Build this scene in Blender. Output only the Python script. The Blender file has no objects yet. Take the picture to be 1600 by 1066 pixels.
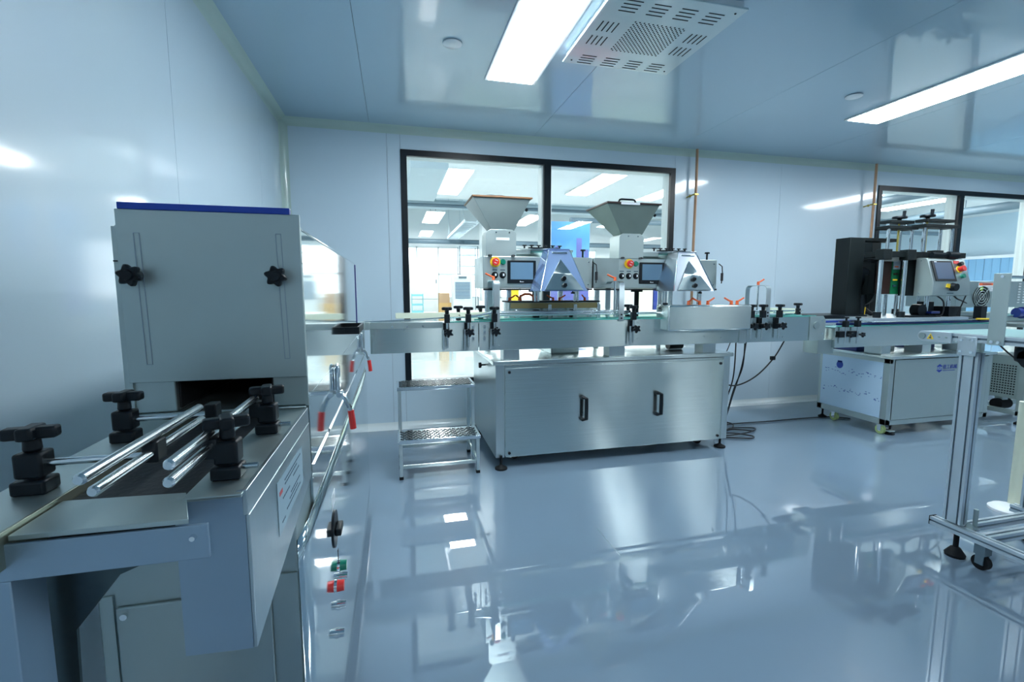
import bpy, bmesh, math, random
from mathutils import Vector, Matrix
random.seed(4)
R = math.radians
PI = math.pi
sc = bpy.context.scene
col = sc.collection

# ------------------------------------------------------------------ camera
cam_d = bpy.data.cameras.new('camera')
cam_d.sensor_width = 36.0
cam_d.lens = 36.0 * 734.014 / 1600
cam_d.clip_start = 0.02
cam = bpy.data.objects.new('camera', cam_d)
col.objects.link(cam)
cam.location = (0, 0, 1.2)
cam.rotation_euler = (R(90 - 6.2026), R(-0.014), R(-13.9255))
sc.camera = cam

# ------------------------------------------------------------------ world: bright overcast daylight outside the far windows
w = bpy.data.worlds.new('daylight')
sc.world = w
w.use_nodes = True
bg = w.node_tree.nodes['Background']
bg.inputs[0].default_value = (0.86, 0.94, 1.0, 1)
bg.inputs[1].default_value = 2.6
LIGHT = 25.0          # clean room ceiling panels
LIGHT_HALL = 19.0     # panels of the hall behind the windows
sc.view_settings.view_transform = 'Standard'
sc.view_settings.look = 'None'
sc.view_settings.gamma = 1
sc.view_settings.use_curve_mapping = False
sc.view_settings.exposure = 0.7


# ------------------------------------------------------------------ materials
def nodes(m):
    m.use_nodes = True
    nt = m.node_tree
    return nt, nt.nodes['Principled BSDF']


def mat(name, c, rough=0.5, metal=0.0, coat=0.0, bump=0.0, bscale=60, var=0.0, vscale=4, stretch=None, rvar=0.0, spec=None, crough=0.05, aniso=0.0, cior=1.5):
    m = bpy.data.materials.new(name)
    nt, b = nodes(m)
    b.inputs['Base Color'].default_value = (*c, 1)
    b.inputs['Roughness'].default_value = rough
    b.inputs['Metallic'].default_value = metal
    if coat:
        b.inputs['Coat Weight'].default_value = coat
        b.inputs['Coat Roughness'].default_value = crough
        b.inputs['Coat IOR'].default_value = cior
    if aniso:
        b.inputs['Anisotropic'].default_value = aniso
        b.inputs['Anisotropic Rotation'].default_value = 0.25
        tg_ = nt.nodes.new('ShaderNodeTangent')
        tg_.direction_type = 'RADIAL'
        tg_.axis = 'Z'
        nt.links.new(tg_.outputs[0], b.inputs['Tangent'])
    if spec is not None:
        b.inputs['Specular IOR Level'].default_value = spec
    tc = nt.nodes.new('ShaderNodeTexCoord')
    mp = nt.nodes.new('ShaderNodeMapping')
    nt.links.new(tc.outputs['Object'], mp.inputs['Vector'])
    if stretch:
        mp.inputs['Scale'].default_value = stretch
    if var or rvar:
        n = nt.nodes.new('ShaderNodeTexNoise')
        n.inputs['Scale'].default_value = vscale
        n.inputs['Detail'].default_value = 6
        nt.links.new(mp.outputs[0], n.inputs['Vector'])
        if var:
            mx = nt.nodes.new('ShaderNodeMix')
            mx.data_type = 'RGBA'
            mx.inputs[6].default_value = (*[x * (1 - var) for x in c], 1)
            mx.inputs[7].default_value = (*[min(1, x * (1 + var)) for x in c], 1)
            nt.links.new(n.outputs['Fac'], mx.inputs[0])
            nt.links.new(mx.outputs[2], b.inputs['Base Color'])
        if rvar:
            mr = nt.nodes.new('ShaderNodeMapRange')
            mr.inputs[1].default_value = 0.3
            mr.inputs[2].default_value = 0.7
            mr.inputs[3].default_value = max(0, rough - rvar)
            mr.inputs[4].default_value = rough + rvar
            nt.links.new(n.outputs['Fac'], mr.inputs[0])
            nt.links.new(mr.outputs[0], b.inputs['Roughness'])
    if bump:
        n2 = nt.nodes.new('ShaderNodeTexNoise')
        n2.inputs['Scale'].default_value = bscale
        n2.inputs['Detail'].default_value = 2
        nt.links.new(mp.outputs[0], n2.inputs['Vector'])
        bp = nt.nodes.new('ShaderNodeBump')
        bp.inputs['Strength'].default_value = bump
        bp.inputs['Distance'].default_value = 0.01
        nt.links.new(n2.outputs['Fac'], bp.inputs['Height'])
        nt.links.new(bp.outputs[0], b.inputs['Normal'])
        if coat:
            nt.links.new(bp.outputs[0], b.inputs['Coat Normal'])
    return m


def emit(name, c, s):
    m = bpy.data.materials.new(name)
    nt, b = nodes(m)
    b.inputs['Base Color'].default_value = (0.9, 0.9, 0.9, 1)
    b.inputs['Emission Color'].default_value = (*c, 1)
    b.inputs['Emission Strength'].default_value = s
    return m


def glassy(name, tint, base=0.0, ior=1.45, rough=0.0, diff=None, dmix=0.0):
    m = bpy.data.materials.new(name)
    m.use_nodes = True
    nt = m.node_tree
    for n in list(nt.nodes):
        nt.nodes.remove(n)
    out = nt.nodes.new('ShaderNodeOutputMaterial')
    tr = nt.nodes.new('ShaderNodeBsdfTransparent')
    tr.inputs[0].default_value = (*tint, 1)
    gl = nt.nodes.new('ShaderNodeBsdfGlossy')
    gl.inputs[0].default_value = (1, 1, 1, 1)
    gl.inputs['Roughness'].default_value = rough
    fr = nt.nodes.new('ShaderNodeFresnel')
    fr.inputs[0].default_value = ior
    ad = nt.nodes.new('ShaderNodeMath')
    ad.operation = 'ADD'
    ad.use_clamp = True
    ad.inputs[1].default_value = base
    nt.links.new(fr.outputs[0], ad.inputs[0])
    mx = nt.nodes.new('ShaderNodeMixShader')
    geo = nt.nodes.new('ShaderNodeNewGeometry')
    inv = nt.nodes.new('ShaderNodeMath')
    inv.operation = 'SUBTRACT'
    inv.inputs[0].default_value = 1
    nt.links.new(geo.outputs['Backfacing'], inv.inputs[1])
    ml = nt.nodes.new('ShaderNodeMath')
    ml.operation = 'MULTIPLY'
    nt.links.new(ad.outputs[0], ml.inputs[0])
    nt.links.new(inv.outputs[0], ml.inputs[1])
    nt.links.new(ml.outputs[0], mx.inputs[0])
    src = tr.outputs[0]
    if diff:
        d = nt.nodes.new('ShaderNodeBsdfDiffuse')
        d.inputs[0].default_value = (*diff, 1)
        m2 = nt.nodes.new('ShaderNodeMixShader')
        m2.inputs[0].default_value = dmix
        nt.links.new(tr.outputs[0], m2.inputs[1])
        nt.links.new(d.outputs[0], m2.inputs[2])
        src = m2.outputs[0]
    nt.links.new(src, mx.inputs[1])
    nt.links.new(gl.outputs[0], mx.inputs[2])
    nt.links.new(mx.outputs[0], out.inputs[0])
    return m


M = {}
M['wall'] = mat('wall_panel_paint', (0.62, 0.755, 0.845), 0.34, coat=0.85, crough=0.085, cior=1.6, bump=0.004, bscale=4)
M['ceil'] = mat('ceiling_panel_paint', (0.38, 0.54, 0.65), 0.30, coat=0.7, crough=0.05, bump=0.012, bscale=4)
M['cove'] = mat('cove_plastic', (0.52, 0.66, 0.61), 0.28, coat=0.4)
M['skirt'] = mat('skirting_plastic', (0.80, 0.86, 0.86), 0.25, coat=0.4)
M['floor'] = mat('epoxy_floor', (0.185, 0.265, 0.352), 0.30, coat=1.0, crough=0.012, cior=2.3, spec=0.1, var=0.05, vscale=2)
M['seam'] = mat('seam_dark', (0.30, 0.38, 0.45), 0.6)
M['black'] = mat('black_plastic', (0.005, 0.009, 0.013), 0.40, spec=0.3, var=0.2, vscale=30)
M['blackm'] = mat('black_powder_coat', (0.008, 0.013, 0.014), 0.5, spec=0.25, bump=0.02, bscale=300)
M['frame'] = mat('black_window_frame', (0.004, 0.009, 0.014), 0.35, spec=0.3)
M['alu'] = mat('anodised_aluminium', (0.60, 0.68, 0.73), 0.34, metal=0.75, stretch=(1, 1, 0.05), rvar=0.05, vscale=60)
M['aluw'] = mat('white_jamb', (0.62, 0.70, 0.70), 0.4)
M['steel'] = mat('brushed_steel', (0.60, 0.68, 0.67), 0.25, metal=1.0, var=0.07, vscale=70, stretch=(0.04, 0.04, 4), rvar=0.02, aniso=0.96)
M['steelv'] = mat('brushed_steel_upright', (0.52, 0.60, 0.62), 0.34, metal=1.0, var=0.06, vscale=14, stretch=(9, 9, 0.1), rvar=0.05)
M['steelm'] = mat('matt_sheet_steel', (0.46, 0.545, 0.54), 0.42, metal=0.85, var=0.07, vscale=9, rvar=0.07, bump=0.01, bscale=90)
M['steeld'] = mat('aged_sheet_steel', (0.40, 0.48, 0.48), 0.38, metal=0.9, var=0.16, vscale=7, rvar=0.1)
M['mirror'] = mat('polished_steel', (0.72, 0.80, 0.82), 0.07, metal=1.0, bump=0.035, bscale=3.2, stretch=(1, 1, 0.7))
M['chrome'] = mat('chrome', (0.78, 0.83, 0.86), 0.10, metal=1.0)
M['rod'] = mat('ground_rod', (0.66, 0.72, 0.74), 0.20, metal=1.0)
M['dgusset'] = mat('dark_sheet_steel', (0.07, 0.10, 0.11), 0.28, metal=0.8, var=0.5, vscale=25)
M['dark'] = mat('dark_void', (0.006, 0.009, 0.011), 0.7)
M['belt'] = mat('black_belt', (0.015, 0.017, 0.02), 0.55, bump=0.1, bscale=120)
M['blue'] = mat('blue_film_edge', (0.012, 0.06, 0.42), 0.4)
M['red'] = mat('red_plastic', (0.75, 0.03, 0.025), 0.3, coat=0.3)
M['orange'] = mat('orange_plastic', (0.90, 0.16, 0.05), 0.35)
M['yellow'] = mat('yellow_plastic', (0.90, 0.62, 0.03), 0.4)
M['green'] = mat('green_button', (0.0, 0.20, 0.13), 0.3, coat=0.4)
M['teal'] = mat('teal_belt', (0.05, 0.42, 0.36), 0.35)
M['gbelt'] = mat('pale_green_belt', (0.26, 0.50, 0.50), 0.45)
M['screen'] = mat('screen_off', (0.14, 0.25, 0.36), 0.12, coat=0.6)
M['screen2'] = mat('screen_off_dark', (0.05, 0.09, 0.16), 0.5)
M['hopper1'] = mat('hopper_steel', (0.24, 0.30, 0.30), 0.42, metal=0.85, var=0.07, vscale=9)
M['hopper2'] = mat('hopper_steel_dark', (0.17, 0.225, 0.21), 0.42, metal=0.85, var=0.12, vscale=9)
M['hoodsteel'] = mat('bright_hood_steel', (0.60, 0.66, 0.72), 0.30, metal=1.0, bump=0.03, bscale=9)
M['guide'] = mat('dull_guide_steel', (0.30, 0.33, 0.26), 0.35, metal=0.8)
M['brassd'] = mat('dull_brass', (0.26, 0.22, 0.11), 0.4, metal=0.7)
M['cream'] = mat('cream_plastic', (0.74, 0.78, 0.62), 0.4)
M['white'] = mat('white_plastic', (0.82, 0.86, 0.88), 0.35)
M['label'] = mat('pale_label', (0.36, 0.50, 0.57), 0.4)
M['ink'] = mat('dark_ink', (0.03, 0.07, 0.12), 0.6)
M['blueink'] = mat('blue_ink', (0.02, 0.05, 0.35), 0.6)
M['film'] = mat('protective_film', (0.50, 0.68, 0.84), 0.22, coat=0.5, bump=0.04, bscale=12)
M['copper'] = mat('copper_pipe', (0.62, 0.36, 0.22), 0.32, metal=0.7, var=0.2, vscale=14)
M['brass'] = mat('brass', (0.55, 0.45, 0.12), 0.35, metal=0.9)
M['rust'] = mat('brown_lid_edge', (0.22, 0.11, 0.05), 0.5, var=0.5, vscale=25)
M['pcb'] = mat('circuit_board', (0.0, 0.16, 0.06), 0.5, var=0.5, vscale=50)
M['maroon'] = mat('dark_maroon_panel', (0.035, 0.015, 0.012), 0.35)
M['bluep'] = mat('navy_plastic', (0.01, 0.03, 0.22), 0.3, coat=0.4)
M['rubber'] = mat('black_rubber', (0.006, 0.008, 0.010), 0.6, spec=0.2)
M['casterg'] = mat('yellow_green_wheel', (0.42, 0.55, 0.22), 0.5)
M['glass'] = glassy('window_glass', (0.97, 0.985, 0.985), 0.02)
M['film_clear'] = glassy('clear_blue_film', (0.50, 0.64, 0.86), 0.10, rough=0.08, diff=(0.32, 0.46, 0.74), dmix=0.45)
M['hopglass'] = glassy('green_edge_glass', (0.55, 0.85, 0.78), 0.05, diff=(0.1, 0.45, 0.4), dmix=0.25)
M['hall_white'] = mat('hall_white_paint', (0.70, 0.76, 0.77), 0.6)
M['hall_grey'] = mat('hall_grey_paint', (0.44, 0.55, 0.60), 0.6)
M['hall_dark'] = mat('hall_dark_pipe', (0.10, 0.16, 0.20), 0.5)
M['hall_floor'] = mat('hall_floor', (0.52, 0.60, 0.60), 0.12, coat=0.8, var=0.05)
M['hall_green'] = mat('pale_green_board', (0.52, 0.66, 0.56), 0.5)
M['cyan'] = mat('cyan_rack', (0.22, 0.60, 0.64), 0.4)
M['card'] = mat('cardboard', (0.50, 0.34, 0.20), 0.7)
M['acblue'] = mat('blue_grille', (0.10, 0.22, 0.33), 0.4)
M['panel_on'] = emit('lit_panel', (0.86, 0.95, 1.0), LIGHT)
M['panel_hall'] = emit('lit_hall_panel', (1.0, 0.99, 0.98), LIGHT_HALL)
M['cable'] = mat('black_cable', (0.01, 0.012, 0.015), 0.5)
M['aqua'] = mat('aqua_strip', (0.15, 0.62, 0.72), 0.3)


def banner_mat():
    m = bpy.data.materials.new('skyline_print')
    nt, b = nodes(m)
    tc = nt.nodes.new('ShaderNodeTexCoord')
    sp = nt.nodes.new('ShaderNodeSeparateXYZ')
    nt.links.new(tc.outputs['Generated'], sp.inputs[0])
    n = nt.nodes.new('ShaderNodeTexNoise')
    n.inputs['Scale'].default_value = 3
    nt.links.new(tc.outputs['Generated'], n.inputs['Vector'])
    ad = nt.nodes.new('ShaderNodeMath')
    ad.operation = 'MULTIPLY_ADD'
    ad.inputs[1].default_value = 0.22
    nt.links.new(n.outputs['Fac'], ad.inputs[0])
    nt.links.new(sp.outputs['Z'], ad.inputs[2])
    cr = nt.nodes.new('ShaderNodeValToRGB')
    e = cr.color_ramp.elements
    e[0].position = 0.1
    e[0].color = (0.04, 0.22, 0.55, 1)
    e[1].position = 1.0
    e[1].color = (0.05, 0.22, 0.48, 1)
    for p, c in ((0.35, (0.06, 0.20, 0.50, 1)), (0.55, (0.13, 0.14, 0.44, 1)), (0.68, (0.20, 0.34, 0.55, 1)), (0.82, (0.14, 0.40, 0.55, 1))):
        x = e.new(p)
        x.color = c
    nt.links.new(ad.outputs[0], cr.inputs[0])
    nt.links.new(cr.outputs[0], b.inputs['Base Color'])
    b.inputs['Roughness'].default_value = 0.5
    return m


M['banner'] = banner_mat()
M['tower'] = mat('tower_print', (0.10, 0.13, 0.38), 0.5)
M['amber'] = mat('amber_carton', (0.60, 0.38, 0.14), 0.6)


# ------------------------------------------------------------------ mesh builder
class MB:
    def __init__(s):
        s.v = []
        s.f = []

    def add(s, vs, fs):
        n = len(s.v)
        s.v += [tuple(v) for v in vs]
        s.f += [tuple(i + n for i in f) for f in fs]
        return s

    def box(s, x0, x1, y0, y1, z0, z1, rz=0, c=None):
        vs = [(x, y, z) for z in (z0, z1) for y in (y0, y1) for x in (x0, x1)]
        if rz:
            if c is None:
                c = ((x0 + x1) / 2, (y0 + y1) / 2)
            cs, sn = math.cos(rz), math.sin(rz)
            vs = [(c[0] + (x - c[0]) * cs - (y - c[1]) * sn, c[1] + (x - c[0]) * sn + (y - c[1]) * cs, z) for x, y, z in vs]
        return s.add(vs, [(0, 2, 3, 1), (4, 5, 7, 6), (0, 1, 5, 4), (2, 6, 7, 3), (0, 4, 6, 2), (1, 3, 7, 5)])

    def hexa(s, b, t):
        """bottom quad b and top quad t, counter-clockwise from above"""
        return s.add(list(b) + list(t), [(3, 2, 1, 0), (4, 5, 6, 7)] + [(i, (i + 1) % 4, 4 + (i + 1) % 4, 4 + i) for i in range(4)])

    def cyl(s, p0, p1, r0, r1=None, n=16, caps=True):
        r1 = r0 if r1 is None else r1
        p0, p1 = Vector(p0), Vector(p1)
        d = (p1 - p0).normalized()
        a = d.orthogonal().normalized()
        b = d.cross(a)
        vs = []
        for p, r in ((p0, r0), (p1, r1)):
            for i in range(n):
                t = 2 * PI * i / n
                vs.append(p + a * (r * math.cos(t)) + b * (r * math.sin(t)))
        fs = [(i, (i + 1) % n, n + (i + 1) % n, n + i) for i in range(n)]
        if caps:
            fs += [tuple(range(n))[::-1], tuple(range(n, 2 * n))]
        return s.add(vs, fs)

    def prism(s, poly, axis, a, b):
        """poly: 2-D outline; axis 'X': (y,z), 'Y': (x,z), 'Z': (x,y); extruded a..b"""
        n = len(poly)

        def P(p, t):
            return {'X': (t, p[0], p[1]), 'Y': (p[0], t, p[1]), 'Z': (p[0], p[1], t)}[axis]
        vs = [P(p, a) for p in poly] + [P(p, b) for p in poly]
        fs = [(i, (i + 1) % n, n + (i + 1) % n, n + i) for i in range(n)] + [tuple(range(n))[::-1], tuple(range(n, 2 * n))]
        return s.add(vs, fs)

    def tube(s, pts, r, n=8, closed=False):
        pts = [Vector(p) for p in pts]
        m = len(pts)
        rings = []
        a = None
        for i, p in enumerate(pts):
            if closed:
                d = pts[(i + 1) % m] - pts[i - 1]
            else:
                d = pts[min(i + 1, m - 1)] - pts[max(i - 1, 0)]
            d.normalize()
            if a is None:
                a = d.orthogonal().normalized()
            a = (a - d * a.dot(d)).normalized()
            b = d.cross(a)
            rings.append([p + a * (r * math.cos(2 * PI * k / n)) + b * (r * math.sin(2 * PI * k / n)) for k in range(n)])
        vs = [v for g in rings for v in g]
        fs = []
        for i in range(m if closed else m - 1):
            j = (i + 1) % m
            for k in range(n):
                fs.append((i * n + k, i * n + (k + 1) % n, j * n + (k + 1) % n, j * n + k))
        if not closed:
            fs += [tuple(range(n))[::-1], tuple(range((m - 1) * n, m * n))]
        return s.add(vs, fs)

    def lathe(s, prof, c, n=20):
        """prof [(r,z)], around the vertical through c"""
        vs = []
        for r, z in prof:
            for i in range(n):
                t = 2 * PI * i / n
                vs.append((c[0] + r * math.cos(t), c[1] + r * math.sin(t), c[2] + z))
        fs = []
        for k in range(len(prof) - 1):
            for i in range(n):
                fs.append((k * n + i, k * n + (i + 1) % n, (k + 1) * n + (i + 1) % n, (k + 1) * n + i))
        fs += [tuple(range(n))[::-1], tuple(range((len(prof) - 1) * n, len(prof) * n))]
        return s.add(vs, fs)

    def ball(s, c, r, n=12, sz=1.0):
        prof = [(max(1e-4, r * math.cos(t)), r * sz * math.sin(t)) for t in [(-0.5 + k / 8) * PI for k in range(9)]]
        return s.lathe(prof, c, n)

    def knob(s, c, ax, R0, t, lobes=5, depth=0.2, n=40, phase=0.0):
        """lobed star grip, centre c, axis vector ax, thickness t"""
        c = Vector(c)
        d = Vector(ax).normalized()
        a = d.orthogonal().normalized()
        b = d.cross(a)
        vs = []
        lay = [(-0.5, 0.86), (-0.3, 1.0), (0.3, 1.0), (0.5, 0.80)]
        for h, q in lay:
            for i in range(n):
                th = 2 * PI * i / n
                rr = R0 * q * (1 - depth + depth * math.cos(lobes * th + phase))
                vs.append(c + d * (h * t) + a * (rr * math.cos(th)) + b * (rr * math.sin(th)))
        fs = []
        for k in range(3):
            for i in range(n):
                fs.append((k * n + i, k * n + (i + 1) % n, (k + 1) * n + (i + 1) % n, (k + 1) * n + i))
        fs += [tuple(range(n))[::-1], tuple(range(3 * n, 4 * n))]
        return s.add(vs, fs)

    def build(s, name, m, parent=None, bevel=0.0, smooth=True, **props):
        me = bpy.data.meshes.new(name)
        me.from_pydata(s.v, [], s.f)
        bm = bmesh.new()
        bm.from_mesh(me)
        bmesh.ops.recalc_face_normals(bm, faces=bm.faces)
        bm.to_mesh(me)
        bm.free()
        me.materials.append(M[m] if isinstance(m, str) else m)
        if smooth:
            me.polygons.foreach_set('use_smooth', [True] * len(me.polygons))
            me.set_sharp_from_angle(angle=R(32))
        o = bpy.data.objects.new(name, me)
        col.objects.link(o)
        if bevel:
            b = o.modifiers.new('bevel', 'BEVEL')
            b.width = bevel
            b.segments = 2
            b.limit_method = 'ANGLE'
            b.angle_limit = R(40)
            b.harden_normals = False
        if parent is not None:
            o.parent = parent
            root = parent
            while root.parent:
                root = root.parent
            if parent is root and root.type == 'EMPTY':
                o.matrix_parent_inverse = Matrix.Translation(root.location).inverted()
        for k, v in props.items():
            o[k] = v
        return o


def thing(name, label, cat, loc=(0, 0, 0), group=None):
    o = bpy.data.objects.new(name, None)
    o.empty_display_size = 0.1
    col.objects.link(o)
    o.location = loc
    o['label'] = label
    o['category'] = cat
    if group:
        o['group'] = group
    return o


def tag(o, label, cat, group=None):
    o['label'] = label
    o['category'] = cat
    if group:
        o['group'] = group
    return o


def struct(name, mb, m, parent=None, **k):
    o = mb.build(name, m, parent, **k)
    if parent is None:
        o['kind'] = 'structure'
    return o


def text_mesh(s, size, loc, rot, m, name, parent, ext=0.0004, align='CENTER'):
    cu = bpy.data.curves.new(name, 'FONT')
    cu.body = s
    cu.size = size
    cu.extrude = ext
    cu.align_x = align
    cu.align_y = 'CENTER'
    o = bpy.data.objects.new(name, cu)
    me = bpy.data.meshes.new_from_object(o)
    bpy.data.objects.remove(o)
    me.transform(Matrix.Translation(loc) @ rot.to_4x4())
    me.materials.clear()
    me.materials.append(M[m])
    o = bpy.data.objects.new(name, me)
    col.objects.link(o)
    o.parent = parent
    root = parent
    while root.parent:
        root = root.parent
    if parent is root and root.type == 'EMPTY':
        o.matrix_parent_inverse = Matrix.Translation(root.location).inverted()
    return o


from mathutils import Euler
FACE_FRONT = Euler((R(90), 0, 0)).to_matrix()            # reads from -Y
FACE_RIGHT = Euler((R(90), 0, R(90))).to_matrix()        # reads from +X
FACE_LEFT = Euler((R(90), 0, R(-90))).to_matrix()        # reads from -X

# ------------------------------------------------------------------ the room
XL, XR, YB, YF, H = -0.834, 9.0, 4.12, -4.6, 2.525
W1 = (0.072, 2.625, 0.372, 2.352)
W2 = (5.10, 7.54, 0.372, 2.325)
struct('floor', MB().box(XL - 0.1, XR + 0.1, YF - 0.1, YB + 0.05, -0.06, 0), 'floor', smooth=False)


def panels(owner, name, rects, axis, a, b, m):
    for r in rects:
        g = 0.0012
        mb = MB()
        x0, x1, y0, y1 = r
        if axis == 'Y':
            mb.box(x0 + g, x1 - g, a, b, y0 + g, y1 - g)
        elif axis == 'X':
            mb.box(a, b, x0 + g, x1 - g, y0 + g, y1 - g)
        else:
            mb.box(x0 + g, x1 - g, y0 + g, y1 - g, a, b)
        mb.build(name, m, owner, smooth=False)


# ceiling with openings left closed: light panels are surface-flush fittings
ce = struct('ceiling', MB().box(XL - 0.1, XR + 0.1, YF - 0.1, YB + 0.1, H + 0.012, H + 0.06), 'seam', smooth=False)
cx = [XL, -0.166, 1.202, 2.57, 3.938, 5.306, 6.674, 8.04, XR]
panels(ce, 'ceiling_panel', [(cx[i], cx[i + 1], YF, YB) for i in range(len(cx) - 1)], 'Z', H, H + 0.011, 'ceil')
wl = struct('wall_left', MB().box(XL - 0.08, XL - 0.014, YF - 0.1, YB + 0.1, 0, H + 0.012), 'seam', smooth=False)
ly = [YF, -2.86, -1.59, -0.32, 0.95, 2.21, 3.48, YB]
panels(wl, 'wall_panel', [(ly[i], ly[i + 1], 0, H) for i in range(len(ly) - 1)], 'X', XL - 0.013, XL, 'wall')
wb = MB()
y0, y1 = YB + 0.012, YB + 0.10
wb.box(XL, W1[0], y0, y1, 0, H).box(W1[1], W2[0], y0, y1, 0, H).box(W2[1], XR, y0, y1, 0, H)
for w_ in (W1, W2):
    wb.box(w_[0], w_[1], y0, y1, 0, w_[2]).box(w_[0], w_[1], y0, y1, w_[3], H)
wbk = struct('wall_back', wb, 'seam', smooth=False)
panels(wbk, 'wall_panel', [(XL, -0.035, 0, H), (-0.035, W1[0], 0, H), (W1[0], W1[1], 0, W1[2]), (W1[0], W1[1], W1[3], H), (W1[1], 3.838, 0, H),
                           (3.838, W2[0], 0, H), (W2[0], W2[1], 0, W2[2]), (W2[0], W2[1], W2[3], H), (W2[1], XR, 0, H)], 'Y', YB, YB + 0.011, 'wall')
struct('wall_right', MB().box(XR, XR + 0.08, YF - 0.1, YB + 0.1, 0, H), 'wall', smooth=False)
struct('wall_front', MB().box(XL, XR, YF - 0.1, YF, 0, H), mat('darkened_partition', (0.26, 0.33, 0.36), 0.5), smooth=False)  # unseen wall, coloured dark to raise contrast in the steel reflections


def cove_profile(r, n=6):
    # concave quarter between two legs, corner at (0,0)
    pts = [(0, 0), (r, 0)]
    for k in range(1, n):
        t = PI / 2 * k / n
        pts.append((r - r * math.sin(t), r - r * math.cos(t)))
    pts.append((0, r))
    return pts


cp = cove_profile(0.055)
struct('trim_1', MB().prism([(YB - a, H - b) for a, b in cp], 'X', XL, XR), 'cove')
struct('trim_2', MB().prism([(XL + a, H - b) for a, b in cp], 'Y', YF, YB), 'cove')
struct('trim_3', MB().prism([(XL + a, YB - b) for a, b in cp], 'Z', 0, H), 'cove')
sp_ = cove_profile(0.055)
struct('baseboard_back', MB().prism([(YB - a, b) for a, b in sp_], 'X', XL, XR), 'skirt')
struct('baseboard_left', MB().prism([(XL + a, b) for a, b in sp_], 'Y', YF, YB), 'skirt')


def window(name, w_, mulls, fw=0.05):
    x0, x1, z0, z1 = w_
    fr = MB()
    ya, yb = YB - 0.012, YB + 0.02
    fr.box(x0, x0 + fw, ya, yb, z0, z1).box(x1 - fw, x1, ya, yb, z0, z1)
    fr.box(x0 + fw, x1 - fw, ya, yb, z0, z0 + fw).box(x0 + fw, x1 - fw, ya, yb, z1 - fw, z1)
    o = struct(name, fr, 'frame', smooth=False)
    jb = MB()
    t = 0.012
    xs = [x0 + fw - t] + [q for m_ in mulls for q in (m_ - 0.032, m_ + 0.032)] + [x1 - fw + t]
    for k in range(0, len(xs), 2):
        a, b = xs[k], xs[k + 1]
        jb = MB()
        jb.box(a, a + t, yb, YB + 0.13, z0 + fw - t, z1 - fw + t).box(b - t, b, yb, YB + 0.13, z0 + fw - t, z1 - fw + t)
        jb.box(a + t, b - t, yb, YB + 0.13, z0 + fw - t, z0 + fw).box(a + t, b - t, yb, YB + 0.13, z1 - fw, z1 - fw + t)
        jb.build('jamb', 'aluw', o, smooth=False)
        MB().box(a + t, b - t, YB + 0.05, YB + 0.056, z0 + fw, z1 - fw).build('pane', 'glass', o, smooth=False)
    for m_ in mulls:
        MB().box(m_ - 0.032, m_ + 0.032, ya, yb, z0 + fw, z1 - fw).build('mullion', 'frame', o, smooth=False)


window('window_1', W1, [1.345])
window('window_2', W2, [6.318])

# ------------------------------------------------------------------ the hall behind the windows
HY0, HY1, HX0, HX1 = YB + 0.1, 14.0, -4.0, 14.0
struct('floor.001', MB().box(HX0, HX1, HY0, HY1 + 0.1, -0.06, 0), 'hall_floor', smooth=False)
struct('ceiling.001', MB().box(HX0, HX1, HY0, 9.6, 3.0, 3.7), 'hall_white', smooth=False)
struct('ceiling.002', MB().box(HX0, HX1, 9.6, HY1, 3.65, 3.72), 'hall_grey', smooth=False)
struct('wall_hall_left', MB().box(HX0 - 0.1, HX0, HY0, HY1, 0, 3.7), 'hall_white', smooth=False)
struct('wall_hall_right', MB().box(HX1, HX1 + 0.1, HY0, HY1, 0, 3.7), mat('partition_blue', (0.46, 0.62, 0.72), 0.35, coat=0.4), smooth=False)
hw = MB()
hw.box(HX0, HX1, HY1, HY1 + 0.1, 0, 0.95).box(HX0, HX1, HY1, HY1 + 0.1, 2.45, 3.7)
wx = [HX0 + 0.3]
while wx[-1] < 6.2:
    wx.append(wx[-1] + 0.62)
hw.box(HX0, wx[0], HY1, HY1 + 0.1, 0.95, 2.45).box(wx[-1], HX1, HY1, HY1 + 0.1, 0.95, 2.45)
hwall = struct('wall_hall_far', hw, 'hall_white', smooth=False)
wf = MB()
for x in wx:
    wf.box(x - 0.02, x + 0.02, HY1 + 0.02, HY1 + 0.07, 0.95, 2.45)
wf.box(wx[0], wx[-1], HY1 + 0.02, HY1 + 0.07, 1.63, 1.68).box(wx[0], wx[-1], HY1 + 0.02, HY1 + 0.07, 0.95, 0.99).box(wx[0], wx[-1], HY1 + 0.02, HY1 + 0.07, 2.41, 2.45)
w3 = struct('window_3', wf, 'aluw', smooth=False)
for k in range(len(wx) - 1):
    MB().box(wx[k] + 0.02, wx[k + 1] - 0.02, HY1 + 0.042, HY1 + 0.046, 0.99, 2.41).build('pane', 'glass', w3, smooth=False)
# hall lights
hall_lights = [(0.98, 7.24, 9.0), (0.96, 11.1, 12.9), (3.35, 6.9, 8.5), (3.35, 11.0, 12.8), (5.8, 6.9, 8.5), (8.3, 6.9, 8.5), (10.6, 6.9, 8.5), (5.8, 10.8, 12.6), (8.3, 10.8, 12.6), (-1.4, 7.0, 8.7), (3.2, 4.9, 5.9), (6.9, 4.9, 5.9)]
hl_lab = ['bright ceiling panel seen above the left hopper, nearer of the two', 'smaller bright ceiling panel hung below the ducts, above the far windows',
          'long bright ceiling panel seen over the blue skyline banner', 'far bright panel low behind the right hopper', 'lit ceiling strip seen through the right window by the capping rods',
          'lit ceiling strip seen past the black mullion of the right window', 'lit ceiling strip at the far right edge of the right window', 'distant lit panel hung behind the capping rods',
          'distant lit panel hung low at the far right', 'lit ceiling panel at the left end of the hall', 'lit panel just behind the large window, top right', 'lit panel just behind the right-hand window']
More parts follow.
